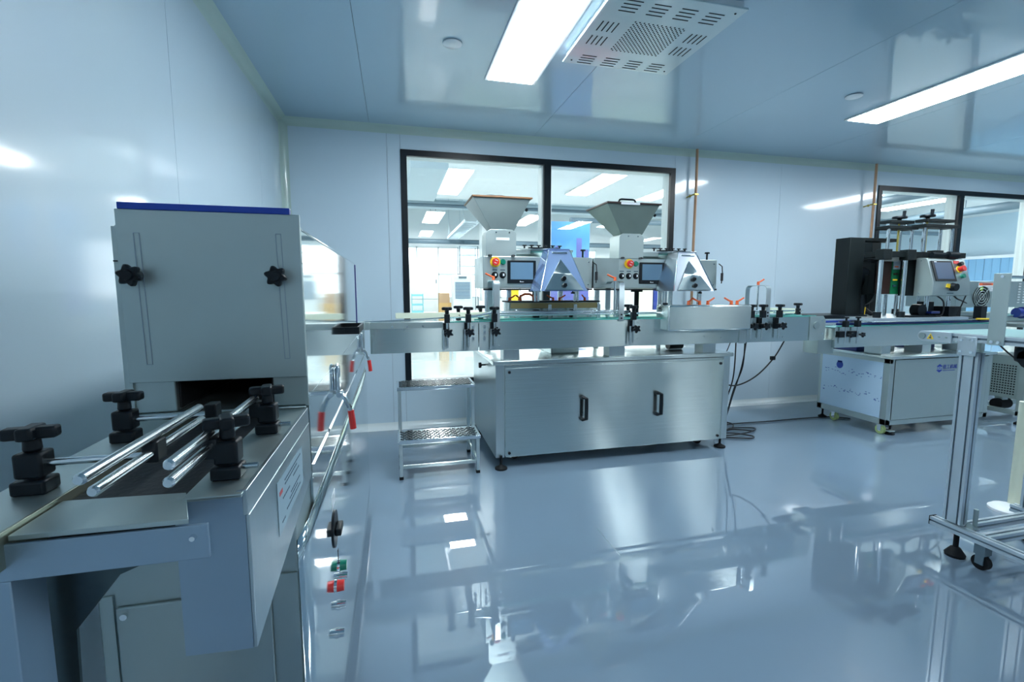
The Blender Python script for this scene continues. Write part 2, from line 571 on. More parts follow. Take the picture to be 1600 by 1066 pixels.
for (x, ya, yb), lab in zip(hall_lights, hl_lab):
    t = thing('ceiling_light', lab, 'light', (x, (ya + yb) / 2, 3.0), 'light panels of the hall')
    hw_ = 0.2
    MB().box(x - hw_ - 0.02, x + hw_ + 0.02, ya - 0.02, yb + 0.02, 2.972, 2.999).build('frame', 'hall_white', t, smooth=False)
    MB().box(x - hw_, x + hw_, ya, yb, 2.966, 2.9715).build('diffuser', 'panel_hall', t, smooth=False)
    if ya > 9.6:
        for yy in (ya + 0.1, yb - 0.1):
            MB().cyl((x, yy, 2.999), (x, yy, 3.65), 0.006).build('hanger', 'hall_dark', t)
# soffit and ducts
tag(MB().box(0.24, 0.74, 6.5, 8.85, 2.80, 2.999).build('air_duct', 'hall_grey', smooth=False, bevel=0.01), 'grey boxed air duct under the hall ceiling, top left of the large window', 'duct')
for z, r, y, lab in ((3.05, 0.10, 10.6, 'thick dark duct crossing under the raised hall ceiling'), (2.55, 0.07, 13.5, 'dark pipe running above the far windows'), (2.93, 0.035, 10.0, 'thin grey pipe crossing near the step in the hall ceiling')):
    pm_ = MB().cyl((-3.9, y, z), (13.9, y, z), r)
    for xh in (-2, 0.2, 4.5, 7, 10.5, 13):
        pm_.cyl((xh, y, z + r * 0.9), (xh, y, 3.65), 0.006)
    tag(pm_.build('duct_pipe', 'hall_dark' if r < 0.1 else 'hall_grey'), lab, 'pipe')
ct = thing('cable_tray', 'grey ladder cable tray hanging towards the far windows', 'cable tray', (1.6, 11.5, 2.6))
for xx in (1.45, 1.75):
    MB().box(xx - 0.012, xx + 0.012, 9.9, 13.3, 2.60, 2.66).build('rail', 'hall_grey', ct, smooth=False)
for k in range(12):
    y = 10.0 + k * 0.29
    MB().box(1.462, 1.738, y - 0.012, y + 0.012, 2.60, 2.63).build('rung', 'hall_grey', ct, smooth=False)
for y in (10.2, 12.9):
    for xx in (1.45, 1.75):
        MB().cyl((xx, y, 2.66), (xx, y, 3.65), 0.006).build('hanger', 'hall_grey', ct)
# sliding-door cabinets
cb = thing('filing_cabinet', 'tall pale sliding-door cabinet under the far windows', 'cabinet', (0.4, 13.3, 0))
MB().box(-1.0, 1.16, 13.05, 13.6, 0.0, 1.88).build('body', 'hall_white', cb, bevel=0.005)
for x0_, x1_ in ((-0.98, 0.33), (0.35, 1.14)):
    for z0_, z1_ in ((0.05, 0.92), (0.96, 1.85)):
        MB().box(x0_, x1_, 13.03, 13.05, z0_, z1_).build('door', 'hall_white', cb, bevel=0.004)
for x in (0.26, 0.38, 1.1):
    MB().box(x - 0.012, x + 0.012, 13.02, 13.03, 1.38, 1.48).build('handle', 'hall_dark', cb, smooth=False)
# cyan rack
rk = thing('bottle_rack', 'small cyan three-tier rack on the table edge by the cabinet', 'rack', (0.6, 12.4, 0.55))
for x in (0.42, 0.70):
    for y in (12.3, 12.5):
        MB().cyl((x, y, 0.62), (x, y, 1.10), 0.008).build('post', 'cyan', rk)
for z in (0.62, 0.80, 1.04):
    MB().box(0.42, 0.70, 12.3, 12.5, z, z + 0.05).build('tier', 'cyan', rk, smooth=False)
# tables carrying things in the hall
tb = thing('work_table', 'long white table with pale green front panel beyond the window', 'table', (2.4, 9.5, 0))
MB().box(1.0, 6.2, 8.9, 9.7, 0.74, 0.78).build('tabletop', 'hall_white', tb, bevel=0.005)
MB().box(1.3, 6.1, 8.95, 8.98, 0.1, 0.74).build('front_panel', 'hall_green', tb, smooth=False)
for x in (1.06, 6.1):
    for y in (8.95, 9.62):
        MB().box(x, x + 0.05, y, y + 0.05, 0, 0.74).build('leg', 'hall_grey', tb, smooth=False)
tb2 = thing('side_bench', 'low white bench along the cabinets under the far windows', 'bench', (0.6, 12.4, 0))
MB().box(-0.4, 1.05, 12.1, 12.75, 0.58, 0.62).build('bench_top', 'hall_white', tb2, bevel=0.004)
for x in (-0.36, 1.0):
    for y in (12.14, 12.7):
        MB().box(x - 0.02, x + 0.02, y - 0.02, y + 0.02, 0, 0.58).build('leg', 'hall_grey', tb2, smooth=False)
# cartons
for (x, y, z, wx_, d, h_, m_, lab) in ((1.30, 12.6, 0, 0.36, 0.3, 0.86, 'amber', 'tall amber carton standing by the cabinet'), (1.26, 12.6, 0.86, 0.28, 0.26, 0.26, 'card', 'brown carton on top of the tall amber carton'),
                                     (2.30, 9.2, 0.78, 0.2, 0.2, 0.44, 'yellow', 'yellow carton on the table below the left filling head'), (1.85, 9.3, 0.78, 0.4, 0.3, 0.2, 'hall_white', 'white carton on the table behind the bridge bracket'),
                                     (5.22, 9.2, 0.78, 0.24, 0.3, 0.5, 'cream', 'cream carton on the table below the right filling head'), (5.48, 9.2, 0.78, 0.24, 0.3, 0.5, 'bluep', 'blue carton on the table below the right filling head')):
    o = MB().box(x - wx_ / 2, x + wx_ / 2, y - d / 2, y + d / 2, z, z + h_).build('carton', m_, None, bevel=0.006)
    tag(o, lab, 'box')
# air cooler
ac = thing('air_cooler', 'pale air cooler with blue slatted grille in the hall', 'cooler', (1.7, 12.0, 0))
MB().box(1.43, 1.93, 12.0, 12.4, 0.05, 1.58).build('body', 'hall_white', ac, bevel=0.02)
for k in range(12):
    MB().box(1.49, 1.87, 11.985, 12.0, 0.98 + k * 0.036, 1.0 + k * 0.036).build('slat', 'acblue', ac, smooth=False)
MB().box(1.58, 1.78, 11.985, 12.0, 1.49, 1.54).build('control_panel', 'hall_dark', ac, smooth=False)
for x in (1.48, 1.86):
    for y in (12.05, 12.35):
        MB().cyl((x, y, 0), (x, y, 0.06), 0.03).build('caster', 'rubber', ac)
# wire shelf
ws = thing('wire_shelf', 'dark wire rack standing before the far windows', 'shelf', (2.1, 13.2, 0))
for x in (1.75, 2.25):
    for y in (13.0, 13.4):
        MB().cyl((x, y, 0), (x, y, 2.4), 0.012).build('post', 'hall_dark', ws)
for z in (0.5, 1.0, 1.45, 1.85, 2.15, 2.38):
    MB().box(1.75, 2.25, 13.0, 13.4, z, z + 0.018).build('tier', 'hall_grey', ws, smooth=False)
# column
struct('trim_4', MB().box(2.3, 2.75, 12.6, 13.05, 0, 3.65), 'hall_white', smooth=False)
struct('trim_5', MB().box(2.02, 2.12, 6.3, 6.4, 0, 3.0), 'hall_white', smooth=False)
# skyline banner
bn = thing('display_banner', 'tall blue banner printed with a city skyline, behind the mullion', 'banner', (3.0, 8.0, 0))
MB().box(2.58, 3.42, 8.0, 8.012, 0.1, 2.40).build('print', 'banner', bn, smooth=False)
for (xc, wd, z0_, z1_) in ((2.80, 0.05, 1.62, 1.98), (2.95, 0.12, 1.62, 1.80), (3.22, 0.10, 1.62, 2.12), (3.08, 0.09, 1.62, 1.74), (2.66, 0.10, 1.62, 1.78), (3.36, 0.08, 1.62, 1.92)):
    MB().box(xc - wd / 2, xc + wd / 2, 7.996, 8.0, z0_ - 0.25, z1_).build('tower', M['tower'], bn, smooth=False)
MB().box(2.55, 3.45, 7.95, 8.08, 0.0, 0.1).build('base', 'alu', bn, bevel=0.01)
MB().cyl((3.0, 8.03, 0.1), (3.0, 8.03, 2.4), 0.012).build('pole', 'alu', bn)
# red crates low behind the window
for x, lab in ((2.46, 'red perforated crate on the hall floor seen under the conveyor, left of two'), (2.88, 'red perforated crate on the hall floor seen under the conveyor, right of two')):
    t = thing('crate', lab, 'crate', (x, 6.4, 0))
    MB().box(x - 0.19, x + 0.19, 6.25, 6.55, 0, 0.5).build('body', 'red', t, bevel=0.01)
    MB().box(x - 0.2, x + 0.2, 6.24, 6.56, 0.5, 0.53).build('rim', 'red', t, bevel=0.005)
    for k in range(5):
        MB().box(x - 0.16 + k * 0.065, x - 0.12 + k * 0.065, 6.243, 6.25, 0.2, 0.44).build('slot', 'hall_white', t, smooth=False)
# water bottles in shrink packs on the table
for k in range(5):
    x = 2.95 + k * 0.2
    t = tag(MB().box(x - 0.085, x + 0.085, 9.0, 9.25, 0.78, 0.99).build('bottle_pack', 'cyan' if k % 2 else 'film', None, bevel=0.02),
            ('leftmost', 'second from left', 'middle', 'second from right', 'rightmost')[k] + ' of five blue wrapped bottle packs below the left hood', 'pack', 'wrapped bottle packs on the hall table')
# inner partitions seen through window 2
for (p0, p1, rr_, lab) in (((3.5, 9.2, 2.62), (13.95, 9.2, 2.62), 0.05, 'dark pipe crossing level behind the right window'), ((8.6, 4.35, 2.80), (8.6, 13.9, 2.80), 0.07, 'dark pipe receding under the hall ceiling behind the right window, left one'), ((11.2, 4.35, 2.77), (11.2, 13.9, 2.77), 0.08, 'thick pipe receding under the hall ceiling behind the right window')):
    q_ = MB().cyl(p0, p1, rr_)
    for k in range(5):
        t_ = 0.1 + 0.2 * k
        a_ = Vector(p0).lerp(Vector(p1), t_)
        q_.cyl((a_.x, a_.y, a_.z + rr_ * 0.9), (a_.x, a_.y, 2.999 if a_.y < 9.6 else 3.649), 0.008, n=6)
    tag(q_.build('duct_pipe', 'hall_dark'), lab, 'pipe')
cur = thing('strip_curtain', 'blue strip curtain in the hall behind the right window', 'curtain', (13.8, 8.4, 0))
cmat = mat('curtain_blue', (0.20, 0.46, 0.72), 0.4)
for k in range(8):
    y = 7.75 + k * 0.16
    MB().box(13.8 + 0.01 * (k % 2), 13.81 + 0.01 * (k % 2), y, y + 0.15, 0.05, 1.95).build('strip', cmat, cur, smooth=False)
MB().box(13.78, 13.9, 7.7, 9.1, 1.95, 2.02).build('rail', 'alu', cur, smooth=False)

# ------------------------------------------------------------------ ceiling fittings in the room
room_lights = [(0.745, 1.85, 3.05, 'long white ceiling light panel beside the slotted air unit'),
               (3.605, 1.88, 3.08, 'long white ceiling light panel at the upper right, by the round cover'),
               (6.5, 1.88, 3.08, 'added unseen light panel further right, outside the frame'),  # no panel known here; added to help light the room
               (3.605, -1.5, -0.3, 'white ceiling light panel behind the camera, nearer one'),
               (6.5, -3.7, -2.5, 'white ceiling light panel behind the camera, far right one'),
               (0.745, -3.7, -2.5, 'added unseen fill panel behind the camera, far left one')]  # added fill for the foreground hood, no such source known
for x, ya, yb, lab in room_lights:
    t = thing('ceiling_light', lab, 'light', (x, (ya + yb) / 2, H), 'clean room light panels')
    MB().box(x - 0.165, x + 0.165, ya - 0.02, yb + 0.02, H - 0.010, H - 0.0005).build('frame', 'white', t, bevel=0.003)
    MB().box(x - 0.142, x + 0.142, ya, yb, H - 0.014, H - 0.0105).build('diffuser', 'panel_on', t, smooth=False)
for x, y, lab in ((0.335, 2.69, 'round white ceiling cover left of the long light'), (3.09, 2.72, 'round white ceiling cover beside the right ceiling light')):
    t = thing('ceiling_cover', lab, 'ceiling cover', (x, y, H))
    MB().lathe([(0.005, -0.012), (0.045, -0.012), (0.052, -0.008), (0.052, -0.004)], (x, y, H), 32).build('cap', 'white', t)
    MB().lathe([(0.044, -0.004), (0.044, -0.0005)], (x, y, H), 32).build('base', 'ink', t)
# air purifier
au = thing('air_purifier', 'white slotted ceiling air unit with a perforated centre', 'air unit', (1.28, 2.32, H))
ax0, ax1, ay0, ay1, az = 0.954, 1.616, 1.985, 2.665, 2.483
MB().box(ax0 + 0.015, ax1 - 0.015, ay0 + 0.015, ay1 - 0.015, az + 0.008, H - 0.0005).build('housing', 'white', au, smooth=False)
MB().box(ax0, ax1, ay0, ay1, az, az + 0.008).build('cover_plate', mat('air_unit_paint', (0.62, 0.73, 0.75), 0.3, coat=0.5), au, bevel=0.002)
def slot_group(xc, yc, along):
    for k in range(4):
        o_ = (k - 1.5) * 0.027
        m_ = MB()
        if along == 'X':
            m_.box(xc - 0.042, xc + 0.042, yc + o_ - 0.0028, yc + o_ + 0.0028, az - 0.0015, az + 0.001)
        else:
            m_.box(xc + o_ - 0.0028, xc + o_ + 0.0028, yc - 0.042, yc + 0.042, az - 0.0015, az + 0.001)
        m_.build('slot', 'dark', au, smooth=False)
for k in range(4):
    slot_group(1.075 + k * 0.14, 2.09, 'X')
    slot_group(1.075 + k * 0.14, 2.60, 'X')
for k in range(2):
    for xc in (1.045, 1.53):
        slot_group(xc, 2.27 + k * 0.13, 'Y')
ph = MB()
for i in range(24):
    for j in range(24):
        if (i + j) % 2 == 0:
            x, y = 1.158 + i * 0.0118, 2.20 + j * 0.0118
            ph.box(x - 0.0035, x + 0.0035, y - 0.0035, y + 0.0035, az - 0.0012, az + 0.001)
ph.build('perforation', 'dark', au, smooth=False, kind='stuff')
for x, y in ((ax0 + 0.04, ay0 + 0.04), (ax1 - 0.04, ay0 + 0.04), (ax0 + 0.04, ay1 - 0.04), (ax1 - 0.04, ay1 - 0.04)):
    MB().cyl((x, y, az - 0.003), (x, y, az), 0.005, n=8).build('screw', 'black', au)
# copper pipes
for px, lab in ((2.808, 'thin copper pipe on the back wall right of the large window'), (4.966, 'thin copper pipe on the back wall left of the right window')):
    t = thing('copper_pipe', lab, 'pipe', (px, 4.06, 0))
    MB().tube([(px, 4.05, H - 0.002), (px + 0.003, 4.05, 2.2), (px - 0.002, 4.05, 1.6), (px + 0.006, 4.05, 1.0)], 0.0125, 10).build('pipe', 'copper', t)
    MB().box(px - 0.02, px + 0.02, 4.03, 4.07, 2.10, 2.112).cyl((px - 0.02, 4.05, 2.106), (px - 0.05, 4.12, 2.09), 0.006, n=6).build('clamp', 'brass', t)
    MB().ball((px - 0.045, 4.07, 2.095), 0.013, 8).build('clamp_screw', 'brass', t)

# ------------------------------------------------------------------ foreground tunnel machine
tm = thing('tunnel_machine', 'polished steel tunnel machine with a short conveyor, close at the left', 'machine', (-0.3, 1.5, 0))
SX = -0.165
hx0, hx1, hy0, hy1 = -0.452, SX, 0.935, 2.15
# upper hood shell built round the tunnel opening
hd = MB()
hd.box(hx0, -0.380, hy0, hy1, 0.985, 1.308).box(-0.223, hx1 - 0.001, hy0, hy1, 0.985, 1.308).box(-0.380, -0.223, hy0, hy1, 1.041, 1.308)
hood = hd.build('hood', 'steelm', tm, bevel=0.002)
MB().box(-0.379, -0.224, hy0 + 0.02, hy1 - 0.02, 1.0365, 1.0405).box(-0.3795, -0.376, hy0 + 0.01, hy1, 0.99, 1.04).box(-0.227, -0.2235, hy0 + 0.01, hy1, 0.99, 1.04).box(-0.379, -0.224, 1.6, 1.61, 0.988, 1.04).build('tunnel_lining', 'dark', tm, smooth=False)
# polished right-hand skin of the hood
MB().box(SX - 0.001, SX + 0.0015, hy0 + 0.004, 2.13, 1.0, 1.306).build('polished_skin', 'mirror', tm, smooth=False)
# lower body with slightly bowed polished side
by0, by1 = 0.80, 2.69
MB().box(hx0, SX - 0.003, by0, by1, 0.09, 0.94).box(hx0, SX - 0.003, hy0, by1, 0.94, 0.984).build('body', 'steeld', tm, bevel=0.003)
n = 24
prof = []
for k in range(n + 1):
    y = by0 + (by1 - by0) * k / n
    e = min(1, (by1 - y) / 0.12)
    e2 = min(1, (y - by0) / 0.03)
    prof.append((SX - 0.0028 + 0.005 * (1 - (1 - e) ** 2) * (1 - (1 - e2) ** 2), y))
sk = MB()
zs = [0.09 + (0.788 - 0.09) * j / 14 for j in range(15)]
vs = []
for z in zs:
    for x, y in prof:
        vs.append((x + 0.0008 * math.sin(z * 9 + y * 3), y, z))
fs = []
m_ = len(prof)
for j in range(14):
    for i in range(m_ - 1):
        fs.append((j * m_ + i, j * m_ + i + 1, (j + 1) * m_ + i + 1, (j + 1) * m_ + i))
sk.add(vs, fs)
skin = sk.build('polished_side_panel', 'mirror', tm)
so = skin.modifiers.new('thickness', 'SOLIDIFY')
so.thickness = 0.0015
so.offset = -1
MB().box(SX - 0.002, SX + 0.002, 0.938, 2.60, 0.789, 1.0).box(SX - 0.002, SX + 0.002, 2.151, 2.60, 1.0, 1.03).build('polished_upper_panel', 'mirror', tm, smooth=False)
MB().tube([(SX + 0.001, 0.94, 1.309), (SX + 0.001, 2.13, 1.309)], 0.0022, 6).build('hood_edge_bead', 'chrome', tm)
MB().box(hx0, SX, 2.15, 2.69, 0.984, 1.03).build('rear_cover', 'steelm', tm, bevel=0.002)
# seams along the polished side
for z in (0.862,):
    MB().box(SX + 0.002, SX + 0.0045, 0.95, 2.60, z - 0.0008, z + 0.0008).build('seam_bead', 'chrome', tm, smooth=False)
# dark vertical strip at the rear end of the skin
MB().box(SX, SX + 0.004, 2.13, 2.15, 1.03, 1.306).build('dark_strip', 'bluep', tm, smooth=False)
# cabinet front door below the conveyor
MB().box(hx0 + 0.006, -0.43, by0 - 0.004, by0, 0.1, 0.735).build('front_strip', 'steeld', tm, smooth=False)
MB().box(-0.427, -0.21, by0 - 0.006, by0, 0.1, 0.715).build('front_door', 'steeld', tm, bevel=0.002)
MB().box(-0.206, SX - 0.004, by0 - 0.004, by0, 0.1, 0.735).build('front_strip', 'steeld', tm, smooth=False)
MB().cyl((-0.415, by0 - 0.011, 0.703), (-0.415, by0 - 0.006, 0.703), 0.005, n=10).build('screw', 'chrome', tm)
for x in (hx0 + 0.06, SX - 0.06):
    for y in (by0 + 0.08, by1 - 0.08):
        MB().lathe([(0.03, 0), (0.03, 0.012), (0.012, 0.03), (0.012, 0.09)], (x, y, 0), 14).build('levelling_foot', 'rubber', tm)
# front flap
fl = MB().box(-0.4445, -0.1625, 0.924, 0.930, 1.041, 1.333).build('front_flap', 'steelm', tm, bevel=0.001)
MB().box(-0.440, -0.178, 0.923, 0.935, 1.333, 1.344).build('blue_edge_strip', 'blue', tm, bevel=0.001, label='bright blue protective edge strip')
for xt, xb, zt, zb in ((-0.4155, -0.4115, 1.294, 1.072), (-0.1985, -0.1935, 1.298, 1.075)):
    s_ = MB()
    hw_ = 0.0042
    for sgn in (-1, 1):
        s_.hexa([(xb + sgn * hw_ - 0.0005, 0.9228, zb), (xb + sgn * hw_ + 0.0005, 0.9228, zb), (xb + sgn * hw_ + 0.0005, 0.924, zb), (xb + sgn * hw_ - 0.0005, 0.924, zb)],
                [(xt + sgn * hw_ - 0.0005, 0.9228, zt), (xt + sgn * hw_ + 0.0005, 0.9228, zt), (xt + sgn * hw_ + 0.0005, 0.924, zt), (xt + sgn * hw_ - 0.0005, 0.924, zt)])
    s_.box(xt - hw_, xt + hw_, 0.9228, 0.924, zt, zt + 0.001).box(xb - hw_, xb + hw_, 0.9228, 0.924, zb, zb + 0.001)
    s_.build('slot_outline', 'seam', fl, smooth=False)
for x in (-0.4175, -0.1995):
    kn = MB().knob((x, 0.896, 1.2235), (0, 1, 0), 0.0185, 0.014, 6, 0.14).cyl((x, 0.903, 1.2235), (x, 0.922, 1.2235), 0.009).cyl((x, 0.884, 1.2235), (x, 0.89, 1.2235), 0.008, 0.009)
    kn.build('star_knob', 'black', fl)
# hood side edges (fold visible left and right of the flap)
MB().box(hx0 - 0.002, hx0 + 0.010, 0.93, 0.936, 0.985, 1.305).build('side_flange', 'steelm', tm, smooth=False)
MB().box(-0.168, -0.1625, 0.9305, 0.936, 0.985, 1.312).build('side_flange', 'steelm', tm, smooth=False)
for x in (hx0 - 0.002, -0.1675):
    MB().box(x, x + 0.006, 0.928, 0.930, 1.247, 1.249).build('flange_notch', 'dark', tm, smooth=False)
# conveyor part
cz = 0.98
cv = MB()
cv.box(-0.225, -0.167, 0.545, 0.93, cz - 0.004, cz)                 # right plate
cv.box(-0.425, -0.350, 0.50, 0.93, cz - 0.004, cz)                  # left plate
bed = cv.build('conveyor_bed', 'steelm', tm, bevel=0.0008)
MB().hexa([(-0.345, 0.50, cz - 0.006), (-0.20, 0.497, cz - 0.006), (-0.228, 0.566, cz - 0.006), (-0.345, 0.574, cz - 0.006)],
          [(-0.345, 0.50, cz - 0.001), (-0.20, 0.497, cz - 0.001), (-0.228, 0.566, cz - 0.001), (-0.345, 0.574, cz - 0.001)]).build('end_plate', 'steelm', tm, bevel=0.0006)
MB().box(-0.345, -0.226, 0.57, 1.55, cz - 0.012, cz - 0.006).build('belt', 'belt', tm, smooth=False)
MB().box(-0.3495, -0.3465, 0.44, 0.93, cz - 0.03, cz + 0.004).build('guide_wall', 'guide', tm, bevel=0.0005)
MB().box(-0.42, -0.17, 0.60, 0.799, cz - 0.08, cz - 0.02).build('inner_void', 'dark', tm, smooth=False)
# outer side panel of the conveyor and its near corner
sp1 = MB()
sp1.box(SX - 0.004, SX + 0.001, 0.552, 0.93, 0.952, 0.981)
sp1.hexa([(SX - 0.002, 0.553, 0.793), (SX + 0.002, 0.553, 0.793), (SX + 0.002, 0.93, 0.85), (SX - 0.002, 0.93, 0.85)],
         [(SX - 0.002, 0.553, 0.952), (SX + 0.002, 0.553, 0.952), (SX + 0.002, 0.93, 0.952), (SX - 0.002, 0.93, 0.952)])
pn = sp1.build('conveyor_side_panel', 'steelv', tm, bevel=0.0008)
MB().box(SX, SX + 0.0028, 0.553, 0.80, 0.953, 0.9545).build('panel_lip', 'chrome', pn, smooth=False)
for y, z in ((0.606, 0.929), (0.616, 0.831)):
    MB().lathe([(0.0045, 0), (0.0045, 0.003), (0.002, 0.005)], (0, 0, 0), 10).build('bolt', 'chrome', pn)
    o = bpy.data.objects[-1] if False else pn.children[-1]
    o.data.transform(Matrix.Translation((SX + 0.002, y, z)) @ Euler((0, R(90), 0)).to_matrix().to_4x4())
lb = MB().add([(SX + 0.0024, 0.672, 0.862), (SX + 0.0024, 0.845, 0.872), (SX + 0.0024, 0.845, 0.934), (SX + 0.0024, 0.672, 0.938),
               (SX + 0.0030, 0.672, 0.862), (SX + 0.0030, 0.845, 0.872), (SX + 0.0030, 0.845, 0.934), (SX + 0.0030, 0.672, 0.938)],
              [(0, 1, 2, 3), (4, 5, 6, 7), (0, 1, 5, 4), (1, 2, 6, 5), (2, 3, 7, 6), (3, 0, 4, 7)]).build('rating_label', 'label', pn, smooth=False, label='pale label plate with a red mark and dark printed lines')
ink = MB()
for y0_, y1_, z in ((0.715, 0.83, 0.926), (0.715, 0.80, 0.920), (0.77, 0.815, 0.911), (0.70, 0.745, 0.905), (0.75, 0.82, 0.893), (0.74, 0.80, 0.887), (0.72, 0.82, 0.880), (0.69, 0.71, 0.874)):
    y = y0_
    while y < y1_:
        l = random.uniform(0.004, 0.009)
        ink.box(SX + 0.0030, SX + 0.0032, y, min(y + l, y1_), z - 0.0012, z + 0.0012)
        y += l + 0.002
ink.build('print', 'ink', pn, smooth=False)
MB().box(SX + 0.0030, SX + 0.0033, 0.682, 0.700, 0.915, 0.921).build('red_mark', 'red', pn, smooth=False)
# near front plate (blue-ish steel) and cross bar
cr = MB()
cr.add([(-0.234, 0.550, 0.972), (-0.222, 0.5505, 0.975), (-0.20, 0.551, 0.977), (-0.167, 0.5525, 0.981), (-0.167, 0.5525, 0.793), (-0.234, 0.550, 0.798),
        (-0.234, 0.554, 0.972), (-0.222, 0.5545, 0.975), (-0.20, 0.555, 0.977), (-0.167, 0.5565, 0.981), (-0.167, 0.5565, 0.793), (-0.234, 0.554, 0.798)],
       [(0, 1, 2, 3, 4, 5), (6, 7, 8, 9, 10, 11)] + [(i, (i + 1) % 6, 6 + (i + 1) % 6, 6 + i) for i in range(6)])
M['bsteel'] = mat('bluish_sheet_steel', (0.33, 0.44, 0.54), 0.42, metal=0.8, var=0.06, vscale=15, rvar=0.05)
cr.build('front_plate', 'bsteel', tm, smooth=False)
MB().box(-0.232, -0.17, 0.545, 0.556, 0.976, 0.9795).build('folded_lip', 'steelm', tm, bevel=0.0015)
MB().box(-0.62, -0.184, 0.497, 0.501, 0.937, 0.972).build('cross_bar', 'bsteel', tm, bevel=0.0008)
MB().cyl((-0.197, 0.497, 0.96), (-0.197, 0.493, 0.96), 0.0035, 0.0025, n=10).build('bolt', 'chrome', tm)
MB().box(-0.365, -0.345, 0.497, 0.54, 0.0, 0.937).build('leg', 'bsteel', tm, bevel=0.001)
# gusset sheets and dark underside
MB().prism([(-0.44, 0.905), (-0.385, 0.922), (-0.252, 0.922), (-0.252, 0.913), (-0.293, 0.897), (-0.337, 0.841), (-0.34, 0.74), (-0.44, 0.74)], 'Y', 0.560, 0.564).build('gusset', 'dgusset', tm, smooth=False)
MB().box(-0.42, -0.238, 0.56, 0.62, 0.93, 0.968).build('opening_shade', 'dark', tm, smooth=False)  # dark block standing in for the shade in the opening under the bar
# guide rails
rr = 0.0055
for x, z, ya, yb in ((-0.272, 1.035, 0.472, 0.735), (-0.272, 1.017, 0.489, 0.74), (-0.211, 1.036, 0.490, 0.775), (-0.211, 1.020, 0.487, 0.72)):
    MB().cyl((x, ya + 0.003, z), (x, yb, z), rr).cyl((x, ya, z), (x, ya + 0.003, z), rr * 0.7, rr).build('guide_rail', 'rod', tm)


def side_clamp(x, y, sgn, k):
    """post clamp standing on the bed; sgn +1: its rod reaches to +X"""
    p = MB().box(x - 0.017, x + 0.015, y - 0.014, y + 0.014, cz, cz + 0.016).build('clamp_foot', 'black', tm, bevel=0.003)
    MB().cyl((x, y, cz + 0.016), (x, y, cz + 0.030), 0.007).build('post', 'black', p)
    MB().box(x - 0.013, x + 0.013, y - 0.012, y + 0.012, cz + 0.018, cz + 0.046).build('block', 'black', p, bevel=0.003)
    MB().cyl((x, y, cz + 0.046), (x, y, cz + 0.062), 0.0085, 0.0075).box(x - 0.024, x + 0.024, y - 0.0075, y + 0.0075, cz + 0.060, cz + 0.073, rz=k).box(x - 0.0075, x + 0.0075, y - 0.016, y + 0.016, cz + 0.060, cz + 0.074, rz=k).build('wing_knob', 'black', p, bevel=0.003)
    MB().cyl((x + 0.012 * sgn, y, cz + 0.032), (-0.272 if sgn > 0 else -0.211, y, cz + 0.032), 0.004).build('cross_rod', 'rod', p)
    xe = -0.272 if sgn > 0 else -0.211
    MB().box(xe - 0.008, xe + 0.008, y - 0.012, y + 0.012, cz + 0.026, cz + 0.050).build('rail_holder', 'black', p, bevel=0.002)
    if sgn < 0:
        MB().cyl((x + 0.012, y, cz + 0.012), (SX + 0.001, y, cz + 0.012), 0.0035).build('rod_tail', 'rod', p)


side_clamp(-0.386, 0.605, 1, 0.12)
side_clamp(-0.386, 0.785, 1, -0.05)
side_clamp(-0.195, 0.600, -1, 0.35)
side_clamp(-0.195, 0.780, -1, 0.2)
# black tray-like grip on the polished side
tg = MB()
tg.box(SX + 0.001, SX + 0.045, 1.655, 1.662, 1.052, 1.076).box(SX + 0.038, SX + 0.045, 1.662, 1.86, 1.052, 1.076).box(SX + 0.001, SX + 0.045, 1.86, 1.867, 1.052, 1.076).box(SX + 0.001, SX + 0.045, 1.662, 1.86, 1.052, 1.056)
tg.build('side_grip', 'black', tm, bevel=0.001)


def latch(y):
    z0 = 0.965
    p = MB().box(SX + 0.0025, SX + 0.006, y - 0.035, y + 0.035, z0 - 0.03, z0 + 0.03).build('latch_plate', 'chrome', tm, bevel=0.002)
    arch = []
    for k in range(9):
        t = PI * k / 8
        arch.append((SX + 0.009, y + 0.024 * math.cos(t), z0 + 0.012 + 0.022 * math.sin(t)))
    MB().tube([(SX + 0.009, y + 0.024, z0 - 0.03)] + arch + [(SX + 0.009, y - 0.024, z0 - 0.03)], 0.004).build('latch_bail', 'chrome', p)
    MB().hexa([(SX + 0.006, y - 0.014, z0 - 0.05), (SX + 0.016, y - 0.014, z0 - 0.05), (SX + 0.016, y + 0.014, z0 - 0.05), (SX + 0.006, y + 0.014, z0 - 0.05)],
              [(SX + 0.006, y - 0.012, z0), (SX + 0.014, y - 0.012, z0), (SX + 0.014, y + 0.012, z0), (SX + 0.006, y + 0.012, z0)]).cyl((SX + 0.013, y - 0.022, z0 - 0.045), (SX + 0.013, y + 0.022, z0 - 0.045), 0.007).build('latch_arm', 'chrome', p)
    MB().tube([(SX + 0.012, y, z0 - 0.04), (SX + 0.026, y, z0 - 0.06), (SX + 0.036, y, z0 - 0.085), (SX + 0.039, y, z0 - 0.10)], 0.0065).build('lever', 'chrome', p)
    MB().tube([(SX + 0.039, y, z0 - 0.093), (SX + 0.042, y, z0 - 0.12), (SX + 0.044, y, z0 - 0.145)], 0.0085).build('lever_sleeve', 'red', p, label='red plastic sleeve on the latch lever')


latch(1.33)
latch(2.28)
